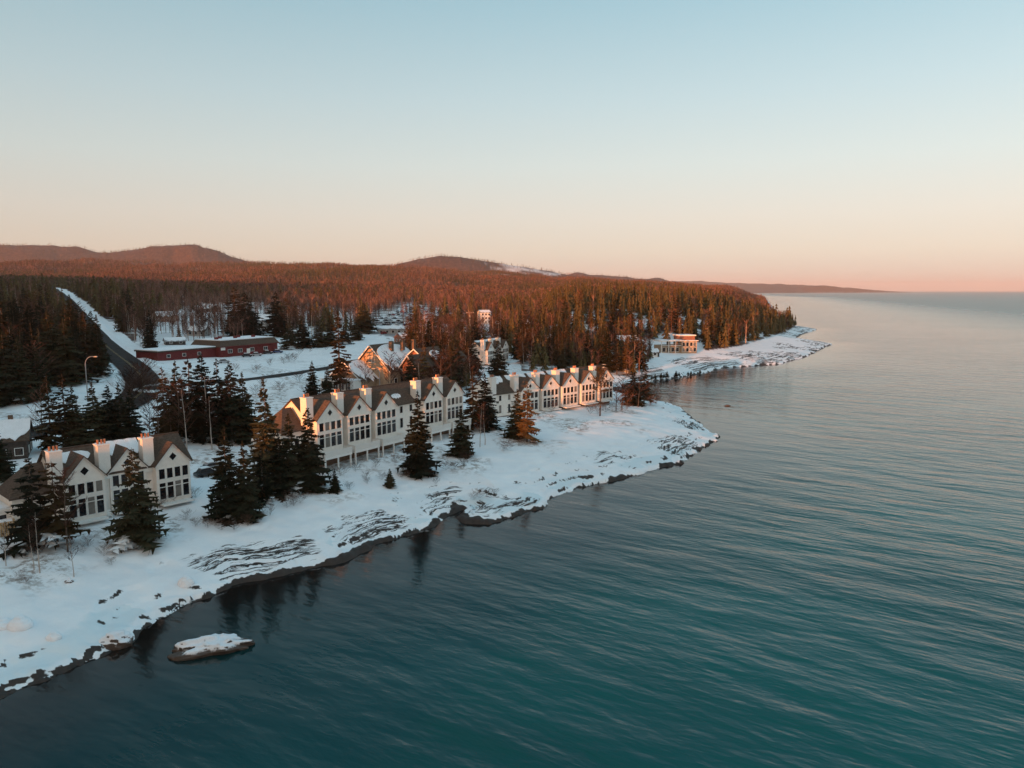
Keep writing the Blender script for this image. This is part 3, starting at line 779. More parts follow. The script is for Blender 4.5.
cabin(399, 334, 'long_hall', 'long low grey hall with snow roof between the lodge and the parked cars', 26, 8, 3.4, 1.6, R(12), 'grey', 'metal', cat='hall', cols=7, chimney=False)
cabin(414, 343, 'house', 'low house with pinkish snow roof right behind the brown lodge wing', 15, 9, 3.4, 2.4, R(40), 'brown', 'metal', cols=4, chimney=False)
cabin(300, 337, 'shed', 'low snow roofed shed between dark conifers right of the red building', 10, 6, 2.4, 1.4, R(15), 'dark', 'metal', cat='shed', cols=2, chimney=False)
cabin(196, 336, 'house', 'small grey cabin under snow in bare trees directly behind the red roofline', 10, 7, 3.0, 2.4, R(-5), 'grey', 'shingle', cols=3)
def red_building():
    a = ground(158, 361); b = ground(274, 352)
    phi = math.atan2(b.y - a.y, b.x - a.x); L = math.hypot(b.x - a.x, b.y - a.y)
    root = empty('red_building', a, phi); tag(root, 'long low dark red building with snow on its roof beside the road', 'building')
    z1 = 3.4
    k = L * 0.46
    w = MB(); w.box((0, 0, -3), (k, 14, z1)); w.box((k - 0.01, -2.5, -3), (L, 16, z1 + 0.4)); w.build('wall', M['red'], root)
    r = MB(); r.box((-0.5, -0.6, z1), (k - 0.02, 14.5, z1 + 0.5)); ro = r.build('flat_roof', M['dark'], root)
    s = MB(); s.box((-0.3, -0.4, z1 + 0.51), (k - 0.3, 14.3, z1 + 0.85)); s.build('snow_blanket', M['roof_snow'], ro)
    m = MB()     # mansard of dark shingles
    zb, zt = z1 + 0.4, z1 + 3.0; x0, x1, ya, yb = k - 0.4, L + 0.6, -3.2, 16.6; i = 1.6
    P = [(x0, ya, zb), (x1, ya, zb), (x1, yb, zb), (x0, yb, zb)]; Q = [(x0 + i, ya + i, zt), (x1 - i, ya + i, zt), (x1 - i, yb - i, zt), (x0 + i, yb - i, zt)]
    for j in range(4):
        q = (j + 1) % 4; m.face([P[j], P[q], Q[q], Q[j]])
    m.face(Q); m.face(P[::-1]); mo = m.build('mansard_roof', M['shingle'], root)
    s = MB(); s.box((x0 + i + .3, ya + i + .3, zt + .01), (x1 - i - .3, yb - i - .3, zt + .35)); s.build('snow_blanket', M['roof_snow'], mo)
    e = MB(); e.box((x0 - 0.05, ya - 0.06, zb - 0.25), (x1 + 0.05, ya - 0.01, zb + 0.1)); e.build('eave_board', M['red'], root)
    for i_ in range(5):
        v = MB(); x = x0 + 4 + i_ * 5.2; v.box((x, 4 + (i_ % 2) * 4, zt + 0.36), (x + 1.4, 5.2 + (i_ % 2) * 4, zt + 1.3)); v.build('roof_vent', M['red'], root)
    for t in (0.55, 0.64, 0.75, 0.88): add_window(root, L * t, -2.5, 0.9, 2.2, 1.5, mull=(0.0,))
    for t in (0.08, 0.20, 0.32): add_window(root, L * t, 0, 1.0, 1.5, 1.2)
    d = MB(); d.box((L * 0.70, -2.58, 0), (L * 0.70 + 1.8, -2.503, 2.2)); d.build('door', M['trim'], root)
    sg = MB(); sg.box((k + 0.6, -2.62, 2.3), (k + 2.9, -2.503, 4.4)); sg.build('sign_board', M['trim'], root)
red_building()
def lodge():
    g = ground(352, 390); phi = R(62)
    root = empty('lodge', g, phi)       # local x runs away from the viewer along the ridges, local y to the left
    tag(root, 'large timber lodge with snowy gabled roofs and a white framed sunroom', 'lodge')
    # gable ends face local -x (towards the setting sun)
    def wing(x0, x1, yc, hw, H, RH, wall, roofm, snow, seed):
        w = MB(); w.box((x0, yc - hw, -3), (x1, yc + hw, H))
        for x in (x0, x1 - 0.25): w.prism([(x, yc - hw, H - .01), (x, yc + hw, H - .01), (x, yc, H + RH - .2)], (0.25, 0, 0))
        wo = w.build('wall', M[wall], root)
        r = MB(); o = 0.9; k = RH / hw
        for sg in (-1, 1): slab(r, (x0 - 1.0, yc + sg * (hw + o), H - o * k), (x1 + .6, yc + sg * (hw + o), H - o * k), (x1 + .6, yc, H + RH), (x0 - 1.0, yc, H + RH), 0.3)
        ro = r.build('roof', M[roofm], root)
        f = MB()
        for sg in (-1, 1): f.prism([(x0 - 1.02, yc, H + RH + .02), (x0 - 1.02, yc + sg * (hw + o), H - o * k + .02), (x0 - 1.02, yc + sg * (hw + o), H - o * k - .4), (x0 - 1.02, yc, H + RH - .4)], (-0.1, 0, 0))
        f.build('bargeboard', M['trim'], ro)
        if snow:
            for sg in (-1, 1): snow_sheet((x0 - 1.0, yc + sg * (hw + o), H - o * k), (x1 + .6, yc + sg * (hw + o), H - o * k), (x1 + .6, yc, H + RH), (x0 - 1.0, yc, H + RH), seed + sg, snow).build('snow_blanket', M['roof_snow'], ro)
    wing(9, 26, -1.0, 7.5, 6.5, 7.6, 'tan', 'shingle', (0, 1, 0, .96), 300)       # tall hall
    wing(1, 12, 3.5, 6.2, 4.0, 5.2, 'tan', 'shingle', (0, 1, 0, .96), 310)       # lower front wing
    wing(24, 48, -8, 6.5, 7.0, 5.0, 'brown', 'shingle', (0.2, .5, .1, .8), 320)  # brown wing behind
    wing(14, 22, -12.5, 2.6, 7.5, 3.2, 'brown', 'shingle', None, 330)            # dormer tower
    for z, y in ((8.2, -1.0), (5.6, 3.5)):
        add_window(root, 9 if z > 7 else 1, y, z, 2.2, 1.8, -math.pi / 2, mull=(0,))
    s = MB(); s.box((-4, -3, -3), (0.9, 9.5, 3.4)); so = s.build('sunroom', M['trim'], root)
    sr = MB(); sr.box((-4.4, -3.4, 3.41), (0.9, 9.9, 3.75)); sr.build('snow_blanket', M['roof_snow'], so)
    for i in range(5): add_window(root, -4, -1.8 + i * 2.5, 0.6, 1.8, 2.3, -math.pi / 2, mull=(0,))
    for i in range(4): add_window(root, 12 + i * 3.3, -8.5, 1.2, 1.4, 1.8, 0)
    for i in range(5): add_window(root, 26 + i * 4.2, -14.5, 3.6, 1.3, 1.6, 0)
    for i in range(5): add_window(root, 26 + i * 4.2, -14.5, 0.8, 1.3, 1.6, 0)
    for z in (1.2, 5.0): add_window(root, 18, -15.1, z, 1.2, 2.0, 0)
    for i in range(3):
        p = MB(); p.box((16 + i * 5, -4 - i, 11.5), (17.2 + i * 5, -2.8 - i, 14.9)); p.build('chimney', M['stone'], root)
lodge()
def lake_house():
    g = ground(678, 353); root = empty('lake_house', g, R(14)); tag(root, 'flat roofed tan lake house with big windows above the snowy cove', 'house')
    w = MB(); w.box((-10, 0, -3), (4, 10, 4.2)); w.box((1.5, -1.0, -3), (11, 9, 6.6)); w.build('wall', M['tan'], root)
    w2 = MB(); w2.box((3, 3.5, 6.6), (12, 12, 9.2)); w2.build('upper_storey', M['brown'], root)
    r = MB(); r.box((-11, -0.9, 6.61), (12, 8.2, 6.95)); ro = r.build('flat_roof', M['trim'], root)
    s = MB(); s.box((-10.8, -0.7, 6.96), (2.9, 8.0, 7.25)); s.build('snow_blanket', M['roof_snow'], ro)
    r = MB(); r.box((2.5, 3, 9.21), (12.6, 12.4, 9.5)); ro = r.build('flat_roof', M['trim'], root)
    s = MB(); s.box((2.7, 3.2, 9.51), (12.4, 12.2, 9.8)); s.build('snow_blanket', M['roof_snow'], ro)
    for x in (-10.6, -6.2, -2.0): p = MB(); p.box((x, -0.7, -3), (x + 0.35, -0.35, 6.6)); p.build('post', M['trim'], root)
    b = MB(); b.box((-10.4, -1.0, 4.21), (1.4, 0.4, 4.4)); b.box((-10.4, -1.0, 5.2), (1.4, -0.92, 5.28)); b.build('balcony', M['trim'], root)
    for i in range(4): add_window(root, -8.6 + i * 2.7, 0, 0.9, 1.8, 2.2)
    for i in range(4): add_window(root, 2.8 + i * 2.3, -1.0, 0.8, 1.5, 2.0); add_window(root, 2.8 + i * 2.3, -1.0, 3.8, 1.5, 2.1)
    c = MB(); c.box((-4, 5, 4), (-2.4, 6.4, 9)); c.build('chimney', M['stone'], root)
lake_house()
def cove_cabin():
    cabin(655, 357, 'shed', 'little white boathouse beside the flat roofed lake house', 5, 5, 2.6, 1.6, R(20), 'trim', 'shingle', cat='shed', cols=1, chimney=False)
cove_cabin()
def enclosure():
    g = ground(2, 537); root = empty('wooden_enclosure', g, R(40)); tag(root, 'small pale timber slatted enclosure in the snow by the nearest row house', 'enclosure')
    p = MB()
    for i in range(11): p.box((-1.6 + i * 0.3, 0, 0), (-1.6 + i * 0.3 + 0.2, 0.06, 2.0)); p.box((1.62, i * 0.3, 0), (1.68, i * 0.3 + 0.2, 2.0))
    p.build('slat_panel', M['wood'], root)
    f = MB()
    for x, y in ((-1.7, 0.07), (0, 0.07), (1.5, 0.07), (1.5, 3.2)): f.box((x, y, -1), (x + 0.12, y + 0.12, 2.1))
    f.box((-1.7, -0.07, 2.0), (1.75, -0.005, 2.12)); f.box((1.69, 0, 2.0), (1.75, 3.3, 2.12)); f.build('frame', M['wood'], root)
    s = MB(); s.box((-1.7, 0.2, 1.7), (1.5, 3.2, 1.9)); s.build('snow_blanket', M['roof_snow'], root)
enclosure()

# ------------------------------------------------------------------ lamps, poles, cars, chairs
def street_lamp(px, py, h, arm, rz, label):
    g = ground(px, py); root = empty('street_lamp', g, rz); tag(root, label, 'street lamp')
    p = MB(); pts = [(0, 0, -1), (0, 0, h * 0.82)]
    for i in range(1, 7):
        t = i / 6 * math.pi / 2; pts.append((arm * 0.75 * (1 - math.cos(t)), 0, h * 0.82 + h * 0.18 * math.sin(t)))
    pts.append((arm, 0, h)); p.tube(pts, [0.14] * 2 + [0.10] * (len(pts) - 2), 8); p.build('pole', M['metal'], root)
    k = MB(); k.box((arm - 0.1, -0.2, h - 0.14), (arm + 0.9, 0.2, h + 0.12)); k.build('lamp_head', M['metal'], root)
street_lamp(88, 401, 12.5, 3.0, R(-10), 'tall curved grey street lamp in the snow beside the highway')
street_lamp(380, 394, 8, 1.6, R(170), 'dark arched lamp post in front of the timber lodge')
g = ground(470, 332); t = empty('light_pole', g, R(15)); tag(t, 'tall T-shaped light pole at the edge of the parking lot', 'light pole')
p = MB(); p.tube([(0, 0, -1), (0, 0, 13)], [0.22, 0.18], 8); p.build('pole', M['trim'], t)
p = MB(); p.box((-2.6, -0.12, 12.9), (2.6, 0.12, 13.15)); p.build('crossarm', M['trim'], t)
for sg in (-1, 1): p = MB(); p.box((sg * 2.1 - 0.5, -0.3, 13.16), (sg * 2.1 + 0.5, 0.3, 13.5)); p.build('lamp_head', M['metal'], t)

def car_meshes(i):
    prof = [(-2.2, .35), (-2.25, .75), (-2.05, .95), (-1.2, 1.02), (1.35, 1.0), (2.15, .88), (2.25, .6), (2.2, .35)]
    cab = [(-1.75, .98), (-1.35, 1.52), (-0.9, 1.62), (0.35, 1.6), (1.15, 1.0)]
    b = MB(); b.prism([(x, -0.88, z) for x, z in prof], (0, 1.76, 0), 0)
    b.prism([(x * .96, -0.70, z + (0.03 if z > 1.4 else 0)) for x, z in cab], (0, 1.40, 0), 0)
    g = MB(); g.prism([(x * .99, -0.74, 0.02 + (z if z < 1.4 else z - 0.10)) for x, z in cab], (0, 1.48, 0), 0)
    s = MB(); s.box((-1.25, -0.66, 1.66), (0.3, 0.66, 1.80)); s.box((1.3, -0.7, 1.0), (2.0, 0.7, 1.08))
    w = MB(); w.tube([(0, -0.11, 0), (0, 0.11, 0)], [0.33, 0.33], 10)
    return b.mesh('car_body', PAINT[i]), g.mesh('cabin_glass', M['glass']), s.mesh('snow_cover', M['roof_snow']), w.mesh('wheel', M['tyre'])
CARS = [car_meshes(i) for i in range(5)]
def car(x, y, rz, i, label, group, snow=True, wheels=True):
    b, g_, s, w = CARS[i]
    root = link('parked_car', b, None, (x, y, gz(x, y) + 0.02), rz); tag(root, label, 'car', group)
    link('cabin_glass', g_, root)
    if snow: link('snow_cover', s, root)
    for wx in (-1.4, 1.4) if wheels else ():
        for wy in (-0.82, 0.82): link('wheel', w, root, (wx, wy, 0.33))
CG = 'cars parked in the snowy lot'
cl = ['white car with snow on its roof in the crowded snowy parking lot', 'black car with snow on its roof in the crowded snowy parking lot', 'red car with snow on its roof in the crowded snowy parking lot',
      'silver car with snow on its roof in the crowded snowy parking lot', 'blue car with snow on its roof in the crowded snowy parking lot']
py = 330.0
while py > 305.5:
    px = 376 + rnd.uniform(0, 2)
    while px < 452:
        if rnd.random() < 0.80 and in_poly(px, py, [(376, 331), (377, 321), (386, 316), (397, 313), (402, 306), (412, 304), (424, 307), (428, 312), (443, 313), (451, 319), (449, 325), (418, 325), (402, 331)]):
            q = ground(px + rnd.uniform(-.5, .5), py + rnd.uniform(-.3, .3)); i = rnd.choice([0, 1, 1, 1, 3, 3, 4, 2, 1, 1])
            car(q.x, q.y, R(62) + rnd.uniform(-.08, .08) + (math.pi if rnd.random() < .5 else 0), i, cl[i], CG, wheels=False)
        px += 4.1
    py -= 2.1 if py > 318 else 1.7
for px, py, i, rz, lb in ((262, 448, 0, 30, 'white car on the snowy drive between two row houses'), (207, 476, 1, 50, 'dark car behind the right end of the nearest row house'), (213, 470, 3, 50, 'grey car parked beyond the dark one behind the nearest row house'),
                       (247, 357, 1, 20, 'dark car nearest the end of the long red building'), (257, 356, 3, 15, 'silver car in the row outside the red building'), (268, 354, 1, 12, 'black car farther along the row outside the red building'), (278, 353, 4, 12, 'blue car at the far end of the row outside the red building'),
                       (384, 334, 2, 60, 'red car beside the snowy roofs behind the lodge'), (224, 363, 3, 40, 'silver car close to the front wall of the red building')):
    q = ground(px, py); car(q.x, q.y, R(rz), i, lb, None, snow=i != 2)
def chair_mesh():
    c = MB(); c.box((-.33, -.3, .32), (.33, .35, .38)); c.prism([(-.33, .3, .36), (.33, .3, .36), (.33, .55, 1.1), (-.33, .55, 1.1)], (0, .06, 0))
    for x in (-.33, .27):
        c.box((x, -.3, 0), (x + .07, -.22, .6)); c.box((x, .3, 0), (x + .07, .38, .6)); c.box((x - .02, -.34, .6), (x + .1, .42, .65))
    return c.mesh('lawn_chair', M['trim'])
CM = chair_mesh()
for i, (px, py) in enumerate(((89, 521.5), (94, 520.5), (99, 519.5), (104, 518.5), (110, 517.5))):
    q = ground(px, py); tag(link('lawn_chair', CM, None, q, R(44)), 'white slatted lawn chair in the row before the nearest gable', 'lawn chair', 'white lawn chairs on the terrace')
def bench(px, py, label):
    q = ground(px, py); root = empty('garden_bench', q, R(45)); tag(root, label, 'bench')
    s = MB(); s.box((-.9, -.25, .42), (.9, .25, .48)); s.build('seat', M['dark'], root)
    s = MB(); s.box((-.9, .22, .5), (.9, .28, .95)); s.build('backrest', M['dark'], root)
    for x in (-.8, .74): s = MB(); s.box((x, -.22, -.2), (x + .06, .26, .42)); s.build('leg', M['dark'], root)
bench(187, 500, 'dark garden bench at the right corner of the nearest row house')

# ------------------------------------------------------------------ rocks
def boulder(px, py, sx, sy, sz, label, seed, rz=0.0, sink=0.3, name='boulder', z=None, rough=0.3, mat='boulder'):
    import bmesh
    q = ground(px, py)
    if z is not None: q = Vector((*at(px, py, z), z))
    bm = bmesh.new(); bmesh.ops.create_icosphere(bm, subdivisions=5, radius=1.0)
    co = np.array([v.co for v in bm.verts])
    nn = fbm(co[:, 0] * 1.6 + seed, co[:, 1] * 1.6 + co[:, 2] * 1.3, seed, 4) * rough
    co = co * (1 + nn)[:, None]
    co[:, 2] = np.where(co[:, 2] > 0, co[:, 2] * (1 - 0.25 * np.abs(co[:, 0])), co[:, 2])
    st = np.round(co[:, 2] * 3 + nn) / 3; co[:, 2] = co[:, 2] * 0.6 + st * 0.4
    for v, c in zip(bm.verts, co): v.co = (c[0] * sx, c[1] * sy, c[2] * sz)
    me = bpy.data.meshes.new(name); bm.to_mesh(me); bm.free(); me.materials.append(M[mat])
    me.polygons.foreach_set('use_smooth', np.ones(len(me.polygons), bool))
    o = link(name, me, None, (q.x, q.y, q.z - sz * sink), rz); tag(o, label, 'rock')
boulder(212, 648, 4.2, 2.0, 1.7, 'snow capped rock islet standing alone in dark water near the shore', 5, R(18), 0.1, 'rock_islet', z=0, rough=0.55)
boulder(116, 641, 1.7, 1.3, 1.3, 'rounded snow covered boulder at the water edge near the rock islet', 8, R(20), 0.1)
boulder(186, 584, 1.0, 0.9, 1.0, 'tall hump of snow covered boulder on the ledge above the rock islet', 12, 0, -0.2, rough=0.25, mat='roof_snow')
boulder(20, 627, 1.3, 1.1, 1.1, 'round white snow covered boulder at the near end of the shore', 15, 0, -0.2, rough=0.12, mat='roof_snow')
boulder(2, 626, 1.2, 1.1, 0.9, 'snow covered boulder cut by the picture edge beside a rounder one', 18, 0, 0, rough=0.15, mat='roof_snow')
boulder(54, 638, 0.8, 0.7, 0.7, 'small snowy boulder between two larger round ones', 21, 0, -0.1, rough=0.15, mat='roof_snow')
boulder(727, 406, 1.6, 0.9, 0.7, 'small dark rock awash in the bay off the headland', 24, R(5), 0.4, z=0)
boulder(677, 409, 2.0, 1.2, 1.0, 'dark rock at the shore on the tip of the headland cove', 27, 0, 0.3, z=0)
boulder(69, 582, 0.5, 0.45, 0.6, 'dark stump-like stone in open snow above the shore', 30, 0, 0.1)
boulder(534, 442, 1.0, 0.8, 0.8, 'tawny rock at the foot of the paired headland spruces', 33, 0, 0.1)
q = at(820, 293.2)
sb = empty('sailing_boat', (q[0], q[1], 0), R(20)); tag(sb, 'tiny white boat far out on the horizon', 'boat')
b = MB(); b.prism([(-5, -1.6, 1.6), (5, -1.2, 1.8), (7, 0, 2.0), (5, 1.2, 1.8), (-5, 1.6, 1.6)], (0, 0, -2.2)); b.build('hull', M['trim'], sb)
b = MB(); b.prism([(-3.5, -0.06, 3), (3.6, -0.06, 2.6), (0.2, -0.06, 17)], (0, 0.12, 0)); b.build('sail', M['trim'], sb)
b = MB(); b.tube([(0.3, 0, 1.4), (0.3, 0, 18)], [0.15, 0.1], 6); b.build('mast', M['metal'], sb)

# ------------------------------------------------------------------ trees
def spruce_mesh(seed, R0=0.19, levels=30, nb=9, mat='spruce', shape=0.9, low=0.06, gappy=0.0):
    r = random.Random(seed); V, F = [], []
    def tri(*p):
        b = len(V); V.extend(p); F.append((b, b + 1, b + 2))
    for i in range(levels):
        t = (i + r.uniform(-.3, .3)) / levels; z = low + (0.985 - low) * max(0, t)
        rad = R0 * (1 - max(0, t)) ** shape * r.uniform(0.78, 1.18) * (0.8 + 0.2 * min(1, t * 8)) + 0.008
        n = max(4, int(nb * (1 - 0.45 * t)))
        a0 = r.uniform(0, 6.28)
        for k in range(n):
            if r.random() < gappy: continue
            zb = min(.985, z + r.uniform(-.9, .9) / levels)
            a = a0 + 6.283 * k / n + r.uniform(-.3, .3); rr = rad * r.uniform(0.45, 1.3); dr = r.uniform(0.22, 0.5) * (1 - 0.75 * t)
            ca, sa = math.cos(a), math.sin(a)
            def P(u, w, dz=0.0):       # along the bough, across it
                x = u * rr; y = w
                return (ca * x - sa * y, sa * x + ca * y, zb - dr * rr * (u ** 1.3) + 0.10 * rr * u ** 4 + dz)
            wd = rr * r.uniform(0.26, 0.40)
            tri(P(0.08, 0), P(0.42, -wd * 0.75, -0.12 * rr), P(1.0, 0)); tri(P(0.08, 0), P(1.0, 0), P(0.42, wd * 0.75, -0.12 * rr))
            for u in (0.35, 0.58, 0.8):
                for sg in (-1, 1):
                    L = wd * r.uniform(0.8, 1.5) * (1.15 - u * 0.5)
                    tri(P(u - 0.10, 0), P(u + 0.22, sg * L, r.uniform(-.25, -.05) * L), P(u + 0.12, 0, -0.02))
            for q in range(3):
                u = r.uniform(0.3, 0.95)
                tri(P(u - .07, 0), P(u + .07, r.uniform(-.3, .3) * wd), P(u + .02, r.uniform(-.6, .6) * wd, -r.uniform(.12, .3) * rr - .006))
    for k in range(4):
        a = k * 1.57; tri((0.006 * math.cos(a), .006 * math.sin(a), .93), (-.006 * math.cos(a), -.006 * math.sin(a), .93), (0, 0, 1.0))
    return np_mesh('spruce_crown', V, F, M[mat])
def trunk_mesh(mat, r0=0.014, h=0.95, seed=0, lean=0.01, n=6):
    r = random.Random(seed); m = MB(); pts = []; rad = []
    for i in range(6):
        t = i / 5; pts.append((r.uniform(-lean, lean) * t, r.uniform(-lean, lean) * t, -0.04 + (h + .04) * t)); rad.append(r0 * (1 - 0.85 * t))
    m.tube(pts, rad, n); return m.mesh('trunk', M[mat])
def bare_mesh(seed, spread=0.16, nl=22, tw=9, mat='twig', base=0.28, up=1.0, bark='bark', r0=0.011, twr=0.0026):
    r = random.Random(seed); tr = MB()
    pts = [Vector((0, 0, -0.04))]; d = Vector((r.uniform(-.04, .04), r.uniform(-.04, .04), 1))
    for i in range(6): pts.append(pts[-1] + d * (0.97 / 6) + Vector((r.uniform(-.012, .012), r.uniform(-.012, .012), 0)))
    tr.tube(pts, [r0 * (1 - i / 7.0) for i in range(7)], 5)
    V, F = [], []
    def blade(p, q, w):
        p, q = Vector(p), Vector(q); dd = (q - p).normalized(); s_ = dd.cross(Vector((r.uniform(-1, 1), r.uniform(-1, 1), r.uniform(-1, 1)))).normalized() * w
        b = len(V); V.extend([tuple(p - s_), tuple(p + s_), tuple(q)]); F.append((b, b + 1, b + 2))
        s2 = dd.cross(s_); b = len(V); V.extend([tuple(p - s2), tuple(p + s2), tuple(q)]); F.append((b, b + 1, b + 2))
    for i in range(nl):
        t = base + (0.97 - base) * (i + r.random()) / nl
        f = t * 6 / 0.97 * 0.97; j = min(5, int(f)); p = pts[j].lerp(pts[j + 1], f - j)
        a = r.uniform(0, 6.28); L = spread * (1.15 - 0.75 * abs((t - base) / (1 - base) - 0.25)) * r.uniform(.7, 1.25); e = r.uniform(0.7, 1.5) * up
        dirv = Vector((math.cos(a), math.sin(a), e)).normalized(); q = p + dirv * L * 1.35
        blade(p, q, twr * 1.5)
        for k in range(tw):
            u = r.uniform(0.25, 1.0); b = p.lerp(q, u); a2 = a + r.uniform(-1.3, 1.3)
            d2 = Vector((math.cos(a2), math.sin(a2), r.uniform(.3, 1.6))).normalized()
            c = b + d2 * L * r.uniform(.3, .6); blade(b, c, twr)
            blade(b.lerp(c, .4), b.lerp(c, .4) + (d2 + Vector((r.uniform(-.6, .6), r.uniform(-.6, .6), .2))) * L * .3, twr * .8)
    return np_mesh('bare_crown', V, F, M[mat]), tr.mesh('trunk', M[bark])
def pine_mesh(seed):
    r = random.Random(seed); V, F = [], []; tr = MB()
    tr.tube([(0, 0, -.04), (.006, 0, .4), (-.004, .004, .75), (0, 0, .97)], [.016, .013, .009, .003], 7)
    for i in range(34):
        t = 0.45 + 0.53 * (i + r.random()) / 34; a = r.uniform(0, 6.28); L = 0.21 * (1.1 - ((t - .62) / .45) ** 2) * r.uniform(.6, 1.1)
        p = Vector((0, 0, t)); q = p + Vector((math.cos(a), math.sin(a), r.uniform(.1, .5))) * max(.04, L)
        tr.tube([p, q], [.004, .0015], 3)
        for k in range(34):
            c = p.lerp(q, r.uniform(.35, 1.05)) + Vector((r.gauss(0, 1), r.gauss(0, 1), r.gauss(0, .6))) * .022
            d1 = Vector((r.gauss(0, 1), r.gauss(0, 1), r.gauss(0, 1))).normalized() * .024; d2 = Vector((r.gauss(0, 1), r.gauss(0, 1), r.gauss(0, 1))).normalized() * .013
            b = len(V); V.extend([tuple(c - d1), tuple(c + d1), tuple(c + d2)]); F.append((b, b + 1, b + 2))
    return np_mesh('pine_crown', V, F, M['spruce_rust']), tr.mesh('trunk', M['bark'])

SPR = [spruce_mesh(1, .21, 34, 10), spruce_mesh(2, .19, 36, 10), spruce_mesh(3, .25, 32, 11, shape=.8), spruce_mesh(4, .155, 38, 9)]
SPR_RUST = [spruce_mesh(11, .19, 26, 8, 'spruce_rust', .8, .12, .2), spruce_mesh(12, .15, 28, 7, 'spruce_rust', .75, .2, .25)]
SPR_SNOW = [spruce_mesh(21, .2, 26, 9, 'spruce_snow')]
SPR_TALL = [spruce_mesh(31, .12, 40, 7, 'spruce', .7, .10, .2), spruce_mesh(32, .13, 36, 7, 'spruce_rust', .6, .16, .3)]
RAG = [spruce_mesh(41, .26, 22, 8, 'spruce_rust', .62, .16, .25), spruce_mesh(42, .27, 22, 9, 'spruce', .7, .10, .15)]
TRK = [trunk_mesh('bark', .013, .95, i) for i in range(3)]
BARE = [bare_mesh(i, sp_, nl, 9, 'twig', ba, 1.0, bk) for i, (sp_, nl, ba, bk) in enumerate(((.14, 24, .3, 'birch'), (.17, 26, .28, 'bark'), (.12, 22, .38, 'birch'), (.20, 28, .22, 'bark'), (.15, 24, .34, 'bark')))]
BROAD = [bare_mesh(60, .36, 56, 13, 'twig', .12, .8, 'bark', .016)]
SHR = [bare_mesh(70 + i, .6, 30, 11, 'shrub', .02, .9, 'bark', .008, .0032) for i in range(3)]
PINE = pine_mesh(5)
count = {'spruce_tree': 0, 'bare_tree': 0}
def plant(name, pos, Hm, crown, trunk, label, cat, group=None, wide=1.0, rz=None):
    root = empty(name, pos, rnd.uniform(0, 6.28) if rz is None else rz); root.scale = (Hm * wide, Hm * wide, Hm)
    tag(root, label, cat, group)
    link('crown', crown, root); link('trunk', trunk, root)
    count[name] = count.get(name, 0) + 1
    return root
def conifer(px, pb, pt, label, crown=None, wide=1.0, group=None):
    g = ground(px, pb); dep = project(g.x, g.y, g.z)[2]
    H = (pb - pt) * float(dep) / FPX * 1.01
    c = crown or rnd.choice(SPR)
    plant('spruce_tree', g, H, c, rnd.choice(TRK), label, 'tree', group, wide * (1.18 if pb < 452 else 1.08))
def bare(px, pb, pt, label, k=None, wide=1.0, group=None):
    g = ground(px, pb); dep = project(g.x, g.y, g.z)[2]; H = (pb - pt) * float(dep) / FPX
    c, t = k or rnd.choice(BARE)
    plant('bare_tree', g, H, c, t, label, 'tree', group, wide)
